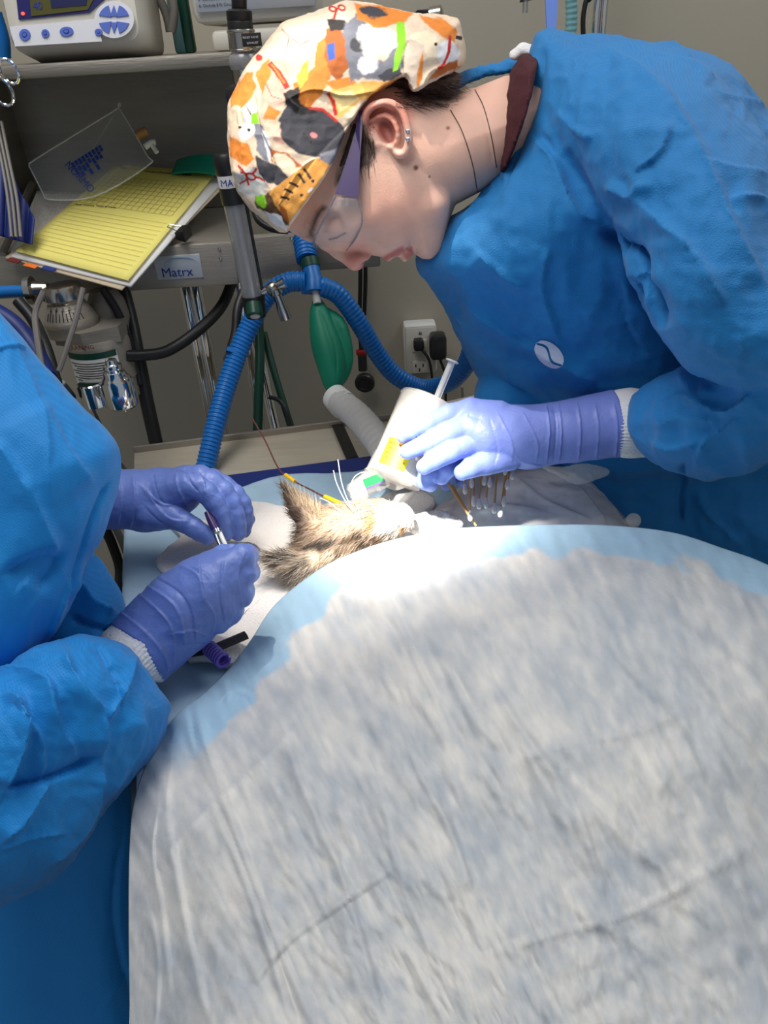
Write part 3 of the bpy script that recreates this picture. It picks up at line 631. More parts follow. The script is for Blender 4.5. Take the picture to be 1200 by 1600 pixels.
# ================================================================ ON THE SHELVES
# patient monitor: tilted body, modelled in its own axes
mo = PY(120, 85, YF+.035); mo[2] = SZ
mon = thing('patient_monitor', (mo[0], mo[1], SZ), 'cream patient monitor with blue round buttons on the upper shelf', 'monitor')
tl = math.radians(12); ay = np.array([0, math.cos(tl), math.sin(tl)]); MX = nrm(np.array([1, 0, -.004])); AZ = np.array([0, -math.sin(tl)*-1, math.cos(tl)]); 
AZ = np.array([0, math.sin(tl), math.cos(tl)]); AY = np.cross(AZ, MX)
mxl, mxr = PY(10, 60, YF+.01)[0], PY(228, 60, YF+.01)[0]; mw = mxr-mxl; mc = (mxl+mxr)/2
MC = np.array([mc, YF+.085, SZ+.105])
MB().box(MC, (mw, .215, .13), np.array([MX, AZ, -AY]), .022).build('case', M['cream'], mon)
FO = MC-AY*.0655      # front face origin
def mpx(u, v): return PPL(u, v, FO, AY)
def mplate(poly, th, m, nm, par=None):
    pts = [mpx(u, v) for u, v in poly]; return MB().prism(pts, -AY*th).build(nm, m, par or mon, False)
mplate([(22, -40), (30, 31), (140, 20), (165, -2), (190, -8), (190, -45)], .0015, M['navyb'], 'screen_bezel')
scr = mplate([(45, -40), (50, 26), (78, 23), (138, 16), (150, -5), (158, -45)], .0025, M['lcd'], 'screen')
mplate([(80, 0), (82, 14), (136, 9), (138, -5)], .0032, M['lcdb'], 'screen_block', scr)
text('40', .012, mpx(54, 16)-AY*.003, MX, AZ, M['btnd'], scr)
mplate(disc(37, 22, 2.6), .003, M['red_led'], 'alarm_light')
pnl = mplate([(16, 42), (24, 72), (160, 64), (180, 62)]+[tuple(x) for x in disc(178, 30, 32, 29)[[2, 1, 0, 13, 12, 11, 10, 9, 8]][::-1]]+[(140, 33)], .0014, M['panelw'], 'button_panel') if False else None
pnl = mplate([(16, 42), (24, 73), (160, 65), (150, 30)], .0014, M['panelw'], 'button_panel')
mplate(disc(179, 31, 31, 29, 0, 32), .0016, M['panelw'], 'arrow_pad')
for c, r1, r2 in (((40, 55), 8.5, 9), ((72, 53), 6, 6.5), ((105, 50), 10.5, 7.5), ((155, 51), 6, 5.5)):
    bt = mplate(disc(*c, r1, r2, -5, 22), .003, M['btn'], 'button')
    mplate(disc(c[0], c[1], r1*.45, r2*.5, 0, 12), .0034, M['btnd'], 'symbol', bt)
    mplate(disc(c[0], c[1], r1*.3, r2*.33, 0, 12), .0037, M['btn'], 'symbol_centre', bt)
for a0, a1 in ((195, 250), (290, 345), (15, 70), (110, 165)):
    an = np.radians(np.linspace(a0, a1, 8)); ce = np.radians((a0+a1)/2)
    p = [(179+5*math.cos(ce), 31+5*math.sin(ce))]+[(179+24*math.cos(t), 31+23*math.sin(t)) for t in an]; mplate(p, .003, M['btn'], 'button')
for sg in (-1, 1): mplate([(179, 31+sg*22), (179-6, 31+sg*5), (179+6, 31+sg*5)], .003, M['btn'], 'arrow_button'); 
# white unit with printed instructions
wb = thing('ventilator_unit', (PY(395, 60, YF+.1)[0], YF+.12, SZ), 'cream plastic unit with printed instruction plate behind the valve column', 'medical device')
wx0, wx1 = PY(300, 40, YF+.03)[0], PY(500, 40, YF+.03)[0]
MB().box(((wx0+wx1)/2, YF+.13, SZ+.085), (wx1-wx0, .18, .11), None, .014).build('case', M['cream'], wb)
MB().box(((wx0+wx1)/2+.006, YF+.12, SZ+.012), (wx1-wx0-.03, .16, .024), None, .006).build('foot_tray', M['cream'], wb)
ip = MB().box(((wx0+wx1)/2+.002, YF+.038, SZ+.062), (wx1-wx0-.012, .003, .036), None, .001).build('instruction_plate', M['badge'], wb)
for i, st_ in enumerate(('1. Connect "SMRT" Cap to', 'Wagner.', 'a. Connect to machine Blower bag', 'b. Occlude 8 Pt Circuit Hose')):
    text(st_, .0048, (wx0+.012, YF+.036, SZ+.070-i*.0068), (1, 0, 0), (0, 0, 1), M['blackpl'], ip)
for i, st_ in enumerate(('2. Press 3 buttons at the oxygen', 'button and test for 30 cm H20', 'PERMANENT')):
    text(st_, .0048, (wx0+.092, YF+.036, SZ+.070-i*.0068), (1, 0, 0), (0, 0, 1), M['blackpl'], ip)
# cables and teal items between
for i, pp in enumerate(([(238, -20), (255, 10), (262, 30), (266, 50)], [(262, -20), (272, 15), (268, 50)])):
    hose('monitor_cable', [PY(u, v, YF+.12-i*.01) for u, v in pp], .006, M['greyc'], ('grey cable looping down right of the monitor, left one', 'grey cable crossing behind the other one right of the monitor')[i], 'cable')
tag(MB().box((PY(275, 20, YF+.15)[0], YF+.15, SZ+.07), (.018, .02, .14), None, .004).build('tubing_bundle', M['bear']), 'pale blue tubing bundle standing left of the cream unit', 'tubing')
tag(MB().box((PY(289, 20, YF+.14)[0], YF+.14, SZ+.07), (.014, .02, .14), None, .004).build('green_binder', M['greent']), 'dark green strip standing beside the cream unit', 'binder')
tag(MB().tube([PY(-12, 20, YF+.05), PY(0, 60, YF+.05), PY(2, 88, YF+.05)], .012, 12, sm=4).build('blue_hose', M['bluec']), 'blue hose hanging beside the left edge of the monitor', 'hose')
tag(MB().tube([PY(410, 60, YF+.06), PY(430, 80, YF+.05), PY(470, 110, YF+.05)], .006, 10, sm=4).build('grey_tube', M['greyc']), 'short grey tube behind the patterned cap and valve', 'tube')
hose('dark_cable', [(398, 330, 1.0), (405, 345, 1.0), (425, 357, 1.0), (450, 360, 1.0)], .005, M['black'], 'black cable loop beneath the front of the patterned cap', 'cable')
# rod pair behind cap at top
tag(MB().tube([PY(650, 24, WY), PY(655, 22, 1.4), PY(684, 20, 1.4), PY(690, 32, 1.4)], .006, 10).build('bracket_arm', M['blackpl']), 'black bracket arm just above the back of the cap', 'bracket')
tag(MB().lathe(PY(682, 22, 1.39), (1, -.3, .1), [(-.012, .008), (-.01, .011), (.008, .011), (.01, .006)], 16).build('clamp_knob', M['nickel']), 'nickel clamp knob above the back of the cap', 'knob')

# papers on the tray: a slightly tilted plane fixed by the tray height
TO = np.array([-.36, 1.12, LZ+.006]); tn = nrm(np.cross(np.array([1, 0, 0]), np.array([0, 1, .28])))
def tp(u, v, up=0.): return PPL(u, v, TO+tn*up, tn)
def leaf(name, poly, up, th, m, curl=0., n=14, bow=None):   # 4-corner sheet, corners (tl, tr, br, bl) in tray plane
    c = [tp(u, v, up) for u, v in poly]; V = []
    for i in range(n):
        for j in range(n):
            s_, t_ = i/(n-1), j/(n-1); p = (1-t_)*((1-s_)*c[0]+s_*c[1])+t_*((1-s_)*c[3]+s_*c[2]); V.append(p+tn*curl*(math.sin(s_*PI)*.4+(1-t_)**3*s_*.6)*(1.))
    return solid(mk(name, V, grid_faces(n, n), m), th, 1.), c
o, _ = leaf('printed_sheet', ((58, 298), (150, 300), (130, 400), (16, 395)), .001, .001, M['printp']); tag(o, 'grey printed sheet lying under the clear bag left of the form', 'paper')
o, _ = leaf('file_folder', ((182, 270), (352, 288), (190, 452), (8, 402)), .004, .002, M['manila']); tag(o, 'manila folder under the yellow anesthesia form', 'folder')
fo = o
for u, v, m_ in ((22, 407, 'tabr'), (48, 415, 'tabo'), (76, 420, 'tabb')):
    a = tp(u, v, .0065); MB().box(a, (.022, .008, .001), np.array([nrm(tp(u+20, v+5, .0065)-a), nrm(np.cross(tn, tp(u+20, v+5, .0065)-a)), tn])).build('index_tab', M[m_], fo)
a = tp(155, 439, .0065); xx = nrm(tp(180, 446, .0065)-tp(130, 433, .0065))
for i in range(3): text(('PATIENT CHART', 'RECORD', 'FORM 12')[i] if i < 0 else '-- --- ----- --', .006, a+np.cross(tn, xx)*(-.005*i+.003)-xx*.02, xx, np.cross(tn, xx), M['ink'], fo, off=.0003) if i < 0 else None
o, _ = leaf('paper_stack', ((178, 262), (350, 280), (204, 446), (17, 400)), .008, .003, M['paper']); tag(o, 'white paper pages under the yellow form', 'paper')
ys, yc = leaf('anesthesia_record', ((182, 257), (339, 268), (200, 438), (24, 392)), .013, .0006, M['yellow']); tag(ys, 'yellow ruled anesthesia record form with table grid on top of the pages', 'form')
def yp(s_, t_): p = (1-t_)*((1-s_)*yc[0]+s_*yc[1])+t_*((1-s_)*yc[3]+s_*yc[2]); return p+tn*.0010
xx = nrm(yc[1]-yc[0]); yy = nrm(yc[0]-yc[3])
g_ = MB()
def ln(a, b, w=.0006): a, b = np.array(a), np.array(b); sd_ = nrm(np.cross(tn, b-a))*w/2; g_.add([a-sd_, a+sd_, b+sd_, b-sd_], [(0, 1, 2, 3)])
for k in range(9): ln(yp(.06, .15+k*.04), yp(.93, .15+k*.04), .0006)
for k in range(17): ln(yp(.06+k*.87/16, .15), yp(.06+k*.87/16, .47), .0006)
for k in range(12): ln(yp(.05, .54+k*.036), yp(.95, .54+k*.036), .0005)
g_.build('printed_grid', M['inkg'], ys, False)
text('Anesthesia Record', .011, yp(.34, .075), xx, yy, M['ink'], ys, off=.0004)
text('Date', .006, yp(.08, .05), xx, yy, M['ink'], ys); text('Case:', .006, yp(.72, .075), xx, yy, M['ink'], ys)
text('Fluid Volume, Total & Note', .0062, yp(.05, .505), xx, yy, M['ink'], ys)
# binder clip
bc2 = tp(282, 370, .012)
bcl = thing('binder_clip', bc2, 'small black binder clip on the right edge of the pages', 'clip')
xx2 = nrm(tp(300, 350, .012)-tp(264, 390, .012)); yy2 = np.cross(tn, xx2)
MB().prism([bc2+yy2*.008+tn*.005, bc2-yy2*.006+tn*.008, bc2-yy2*.006-tn*.008, bc2+yy2*.008-tn*.005], xx2*.022).build('jaw', M['black'], bcl)
MB().tube([bc2+yy2*.006+tn*.006+xx2*.004, bc2+yy2*.022+tn*.009+xx2*.007, bc2+yy2*.022+tn*.009+xx2*.014, bc2+yy2*.006+tn*.006+xx2*.018], .0008, 6).build('handle', M['nickel'], bcl)
# teal sheet behind the form
o, _ = leaf('teal_wrapper', ((276, 250), (345, 250), (352, 275), (268, 270)), .02, .003, M['teal'], .012); tag(o, 'teal plastic wrapper behind the top of the yellow form', 'wrapper')
# IV bag leaning against the panel
yb = 1.225; bo = PY(140, 300, yb)
bn = nrm(np.array([0, -.80, .6]))
def bp_(u, v, up=0): return PPL(u, v, bo+bn*up, bn)
outl = [(50, 268), (46, 258), (60, 246), (180, 172), (186, 169), (228, 240), (232, 258), (150, 306), (80, 312), (66, 300)]
ivb = thing('fluid_bag', bp_(140, 290), 'empty clear fluid bag with blue printing lying behind the form', 'fluid bag')
V = []; n = 26
sm_ = sp(outl, 5); cen = sm_.mean(0)
for i in range(n+1):
    for p in sm_: q = cen+(p-cen)*max(i/n, .01); pu = .007*(1-(i/n)**4)+.0015*float(vn(np.array([q[0]*.05, q[1]*.05, 2.]))); V.append(bp_(q[0], q[1], pu))
nn_ = len(sm_); Fc = [(i*nn_+j, i*nn_+(j+1) % nn_, (i+1)*nn_+(j+1) % nn_, (i+1)*nn_+j) for i in range(n) for j in range(nn_)]
solid(mk('bag_film', V, Fc, M['bag'], ivb), .0006)
bxx = nrm(bp_(200, 240)-bp_(110, 290)); byy = nrm(bp_(150, 190)-bp_(185, 250)); MB().tube([bp_(x, y, .009) for x, y in np.vstack([sm_, sm_[:1]])], .0012, 6, False).build('weld_seam', M['bagp'], ivb)
d1 = nrm(bp_(150, 262)-bp_(190, 238)); 
txd = nrm(bp_(125, 282, .01)-bp_(100, 255, .01)); tyd = nrm(bp_(130, 235, .01)-bp_(95, 257, .01))
text('NORMO', .016, bp_(100, 258, .0105), txd, tyd, M['inkblue'], ivb, 'bag_lettering', off=.0004)
for k in range(9):
    f_ = k/9; u0, v0 = 112+f_*48, 254-f_*30; L2 = (30, 26, 32, 30, 22, 30, 26, 18, 14)[k]
    for m_ in range(3 if k % 2 else 2):
        t0_ = m_*L2*.36; aa, bb = bp_(u0+t0_*.55, v0+t0_*.9, .0107), bp_(u0+(t0_+L2*.3)*.55, v0+(t0_+L2*.3)*.9, .0107)
        sd_ = nrm(np.cross(bn, bb-aa))*.0024; mk('print_block', [aa-sd_, aa+sd_, bb+sd_, bb-sd_], [(0, 1, 2, 3)], M['inkblue'], ivb, False)
MB().tube([bp_(212, 213, .004), bp_(230, 205, .004)], [.006, .0075], 14).build('tan_port', M['tan'], ivb)
MB().tube([bp_(226, 230, .004), bp_(236, 223, .004), bp_(243, 222, .004)], .0045, 10).build('white_port', M['white'], ivb)
MB().tube([bp_(236, 224, .004), bp_(245, 238, .004)], .0035, 10).build('white_port', M['white'], ivb)
# dark navy drape of cables at far left
V = []
for i in range(24):
    for j in range(30):
        u = -30+i*3.6; v0_ = 190+i*6.6; t = j/29; V.append(P(u+(.5-t)*4, v0_*(1-t)+t*(360+i*1.), 1.03+.006*math.sin(i*1.3)))
tag(solid(mk('hanging_cover', V, grid_faces(24, 30), M['navy']), .002), 'dark navy cloth cover hanging at the far left of the machine', 'cover')
for i in range(3):
    hose('lead_wire', [(-12+i*7, 190, 1.0), (2+i*6, 250, 1.0), (12+i*7, 310, 1.0), (18+i*7, 370, 1.0)], .0022, M['greyc'], ('left', 'middle', 'right')[i]+'most of three grey lead wires at the far left edge', 'wire', 6, group='lead wires at the far left')
# ---- top right background
YP = WY-.12
ivp = thing('pole', (PY(925, 20, YP)[0], YP, 0), 'chrome pole standing against the wall behind the gowned back', 'pole')
for u in (931, 943): 
    a = PY(u, 30, YP); MB().tube([(a[0], YP, 1.9), (a[0], YP, .02)], .007 if u < 940 else .006, 14).build('upright', M['chrome'], ivp)
MB().lathe((PY(925, 20, YP)[0], YP, 0), (0, 0, 1), [(0, .12), (.02, .12), (.03, .03)], 24).build('base', M['blackpl'], ivp)
hose('black_cable', [PY(935, -330, YP-.03), PY(925, -30, YP-.03), PY(916, 0, YP-.03), PY(911, 30, YP-.03), PY(912, 70, YP-.03)], .004, M['black'], 'black cable curving beside the chrome pole', 'cable')
hose('teal_hose', [PY(892, -330, YP), PY(892, -30, YP), PY(893, 20, YP), PY(890, 80, YP)], .009, M['bear'], 'pale teal corrugated hose hanging left of the chrome pole', 'hose', rib=.008)
pg = thing('hanging_plug', PY(822, 5, YP), 'black power plug dangling at the top of the wall', 'plug')
MB().tube([PY(822, -18, YP), PY(823, 2, YP)], [.006, .012], 12).build('body', M['black'], pg)
MB().tube([PY(818, -330, YP), PY(821, -100, YP), PY(822, -16, YP)], .003, 8, sm=4).build('cord', M['black'], pg)
for dx in (-5, 4): MB().box(PY(822+dx*.6-1, 9, YP), (.003, .003, .02)).build('prong', M['nickel'], pg)
# ================================================================ FIGURES
gownm = mat('gown_blue', s(8, 132, 204), .62, bump=.5, bscale=900, var=.10, vscale=7, sheen=.15, dots=28, transl=.12)
gownl = mat('gown_blue_near', s(6, 142, 222), .62, bump=.25, bscale=900, var=.10, vscale=7, sheen=.15, dots=20, transl=.12)
glovem = mat('nitrile_violet', s(116, 132, 204), .42, bump=.15, bscale=350)
glovel = mat('nitrile_violet_near', s(98, 120, 188), .42, bump=.15, bscale=350)
skinm = mat('skin', s(200, 150, 128), .5, vcol='tint', sss=.12, bump=.15, bscale=500)
capm = mat('cap_print', s(240, 225, 205), .8, vcol='tint', bump=.15, bscale=700)
hairm = mat('hair', s(60, 42, 34), .45, vcol='tint')
furm = mat('cat_fur', s(150, 130, 110), .8, vcol='tint')
def dirw(d): d = np.asarray(d, float); return np.stack([d[..., 0], -d[..., 1], -d[..., 2]], -1)@R.T
from mathutils.bvhtree import BVHTree
def surf(v):
    bv = BVHTree.FromPolygons([tuple(x) for x in v.V], [tuple(int(k) for k in q) for q in v.Q])
    def f(u, w_, off=0.):
        h = bv.ray_cast(Vector((u, w_, -2000)), Vector((0, 0, 1)))
        return (h[0].z if h[0] else 0.)-off
    return f
def crumple(v, a=2.2, sc=.012, a2=.8, st=(1, 1, 1)):
    p = v.V*np.array(st); v.push(a*ridge(p*sc, 3)+a2*fbm(p*sc*4, 3)); return v

person = thing('person', (P(950, 600, 1.05)[0], P(950, 600, 1.05)[1], 0), 'person in blue gown, patterned cat-print cap and clear glasses bending over the patient', 'person')
# ---- head and neck -------------------------------------------------
DH = .77
v = Vol((385, 80, -135), (900, 432, 135), 2.0, DH)
prof = [(440, 352), (458, 365), (474, 374), (492, 379), (508, 386), (522, 392), (545, 393), (575, 398), (600, 402), (618, 402), (637, 400), (648, 396), (660, 402), (673, 402), (685, 388), (697, 358), (712, 320), (750, 300), (790, 275), (860, 240), (895, 180), (880, 110), (790, 118), (742, 137), (700, 142), (640, 110), (560, 90), (460, 110), (405, 190), (402, 300)]
v.infl(prof, 92, lambda U, V: 86-np.clip((U-620)/130, 0, 1)*12-20*(lambda t: t*t*(3-2*t))(np.clip((V-250)/190, 0, 1)), 0)
v.chain([(508, 382, 0, 9), (530, 394, 0, 10), (555, 409, 0, 14.5)], 9)
for sg in (-1, 1):
    v.cap((571, 400, sg*12), (560, 404, sg*8), 8, 8, 5)
    v.chain([(484, 366, sg*12, 9), (489, 348, sg*46, 9), (503, 328, sg*68, 8)], 10)
    v.ell((524, 350, sg*66), (24, 15, 20), 60, 10, '-')
    v.ell((524, 356, sg*42), (17, 17, 17), 0, 4)
    v.ell((568, 338, sg*50), (36, 26, 26), -30, 18)
    v.chain([(642, 245, sg*60, 22), (676, 318, sg*46, 22), (672, 378, sg*14, 19)], 18)
    v.chain([(606, 402, 0, 6.5), (616, 395, sg*16, 6), (631, 387, sg*29, 3.5)], 3)
    v.chain([(633, 401, 0, 7.5), (640, 393, sg*15, 6), (638, 386, sg*27, 3)], 3)
    v.chain
    v.cap((620, 405, 0), (627, 396, sg*18), 1.6, 1.6, 1.5, '-'); v.cap((627, 396, sg*18), (636, 386, sg*31), 1.6, 1.2, 1.5, '-')
    v.cap((575, 405, sg*9), (568, 409, sg*7), 3, 2.5, 2, '-')
    # ear
    z0 = sg*86
    v.ell((604, 202, z0*.98), (31, 40, 10), -12, 6)
    hx = [(572, 210, 84), (569, 188, 94), (577, 170, 101), (594, 161, 104), (613, 162, 105), (628, 175, 106), (636, 198, 105), (639, 220, 102), (634, 237, 97), (624, 241, 93), (616, 232, 88)]
    v.chain([(a, b, sg*c, 5.6) for a, b, c in hx], 4, 3)
    v.chain([(582, 188, sg*92, 4), (602, 180, sg*97, 4.5), (617, 192, sg*99, 4.5), (621, 212, sg*97, 4.5), (612, 230, sg*92, 4)], 5, 2)
    v.ell((603, 206, sg*98), (13, 22, 12), -24, 3, '-'); v.ell((590, 196, sg*99), (12, 9, 9), 0, 4, '-')
    v.cap((592, 176, sg*104), (622, 180, sg*104), 2.6, 2.6, 3, '-'); v.cap((622, 180, sg*104), (630, 212, sg*102), 2.6, 2.2, 3, '-')
    v.chain([(580, 214, sg*84, 7), (588, 224, sg*84, 7)], 6)
v.ell((668, 386, 0), (15, 15, 20), 0, 10)
v.mesh(2)
v.folds([(((645, 250), (690, 300), (705, 345)), 12, -2.5, 'r'), (((640, 380), (647, 390), (650, 398)), 3, -1.5, 'r'), (((580, 372), (596, 380), (600, 392)), 5, -1.2, 'r'),
         (((742, 140), (760, 200), (772, 265)), 5, -1.5, 'r'), (((510, 366), (522, 370), (538, 366)), 2.2, -2, 'r'), (((720, 160), (735, 230), (745, 290)), 8, 1.2, 'r')])
skin = np.array(s(222, 176, 156)); rd = s(205, 118, 100)
c = paint(v.V, skin, [(disc(560, 405, 26, 20), s(216, 146, 130), 25, 6), (disc(610, 330, 50, 35), s(224, 170, 150), 40, 10), ([(524, 292), (532, 255), (548, 215), (562, 180), (577, 176), (573, 200), (580, 222), (588, 240), (582, 256), (566, 262), (556, 268), (540, 282)], s(84, 60, 50), 8, 3), ([(640, 120), (725, 110), (722, 150), (690, 162), (655, 160), (628, 148)], s(84, 60, 50), 10, 4), (disc(600, 180, 45, 30), s(212, 140, 122), 16, 2),
    (strokes([(600, 405), (615, 397), (632, 388)], 9), s(186, 104, 98), 5, 1), (strokes([(632, 402), (641, 395), (639, 386)], 11), s(190, 108, 100), 5, 1),
    (strokes([(482, 372), (489, 352), (500, 333), (508, 322)], 9), s(95, 68, 56), 8, 2), (disc(604, 207, 12, 20, -24), s(160, 84, 70), 8, 1),
    (strokes([(514, 374), (526, 372), (540, 364)], 2.5), s(60, 40, 36), 2, .5),
    (disc(650, 262, 4), s(120, 70, 50), 3, .5), (disc(671, 276, 1.8), s(110, 70, 50), 2, 0), (disc(700, 200, 3), s(150, 100, 80), 2, 0)])
c *= (1+.06*fbm(v.V*.04)[:, None])
body = v.build('body', skinm, person, c); headV = v; hs = surf(v)
# hair -----------------------------------------------------------------
hv = Vol((500, 95, -130), (745, 290, 130), 2.4, DH)
hv.infl([(565, 110), (640, 100), (700, 108), (722, 118), (712, 138), (690, 150), (662, 158), (640, 160), (618, 150), (570, 175), (560, 215), (540, 235), (530, 200)], 60, 95)
hv.infl([(540, 175), (570, 172), (575, 190), (577, 212), (586, 234), (588, 248), (578, 262), (560, 266), (540, 276), (515, 292), (505, 280)], 30, 93)
hv.mesh(2); hv.push(1.2*ridge(hv.V*np.array([.10, .03, .1]), 2))
hc = np.tile(np.array(s(66, 48, 40)), (len(hv.V), 1)); hair = hv.build('hair', hairm, person, hc); hsf = surf(hv)
rt, dr = [], []
def srf(u, vv): return min(hs(u, vv), hsf(u, vv))-.5
for _ in range(900):
    k = RNG.random()
    if k < .5: u, vv = RNG.uniform(615, 715), RNG.uniform(118, 168); d = (1, .1+(vv-150)*.012, .1)
    elif k < .8: u, vv = RNG.uniform(545, 585), RNG.uniform(190, 262); d = (.1, 1, .12)
    else: u, vv = RNG.uniform(650, 722), RNG.uniform(122, 165); d = (1, .3, .1)
    rt.append((u, vv, srf(u, vv))); dr.append(d)
rt = np.array(rt); rw = P(rt[:, 0], rt[:, 1], DH+rt[:, 2]*DH/F)
strands('loose_hair', rw, dirw(np.array(dr)), .020, .00045, np.tile(np.array(s(74, 54, 44)), (len(rt), 1))*RNG.uniform(.6, 1.3, (len(rt), 1)), hairm, person, (0, 0, -.12), .16, 4)
# cap --------------------------------------------------------------------
capo = sp([(447, 361), (418, 346), (396, 326), (374, 302), (363, 262), (358, 215), (359, 165), (367, 135), (384, 105), (403, 72), (440, 38), (480, 14), (540, 3), (600, 9), (650, 22), (690, 24), (714, 31), (722, 58), (725, 84), (718, 102), (690, 118), (668, 128), (646, 141), (634, 118), (612, 128), (578, 150), (562, 172), (540, 205), (528, 232), (517, 256), (497, 290), (470, 325)], 3)
cv = Vol((345, -10, -140), (740, 372, 140), 1.7, DH)
cv.infl([(447, 400), (390, 340), (358, 270), (355, 165), (384, 105), (440, 38), (540, 0), (650, 18), (722, 30), (728, 90), (720, 220), (640, 330), (540, 420)], 100, 112)
cv.ell((655, 80, 0), (72, 60, 105), 0, 14)
cv.trim(capo, 4); cv.mesh(2)
cv.push(2.4*ridge(cv.V*.016+3, 3)*np.clip((cv.V[:, 2] < 60), 0, 1)+.9*fbm(cv.V*.06, 2))
cv.folds([(((640, 150), (560, 185), (500, 240), (455, 300), (420, 340)), 10, -3, 's'), (((425, 95), (450, 150), (470, 170)), 8, 4, 's'), (((395, 130), (405, 200), (430, 260), (420, 310)), 9, -5, 's'),
          (((600, 140), (540, 150), (490, 140), (440, 160)), 9, 4, 's'), (((640, 145), (630, 100), (640, 50)), 9, -5, 's'), (((470, 20), (490, 60), (485, 100)), 10, 3, 's'),
          (((560, 10), (600, 40), (640, 60)), 10, -3, 's'), (((372, 160), (380, 230), (376, 290)), 6, 4, 's'), (((655, 140), (672, 110), (700, 100)), 8, 4, 's'), (((430, 330), (470, 262), (510, 240)), 5, 3, 's')])
K = lambda *a: s(*a)
OR, DO, CR_, GY, DG, BK, WH, RD, LM, PK = K(224, 132, 48), K(176, 92, 34), K(240, 220, 190), K(120, 122, 134), K(60, 60, 68), K(34, 30, 32), K(232, 230, 232), K(200, 34, 28), K(140, 210, 40), K(232, 180, 160)
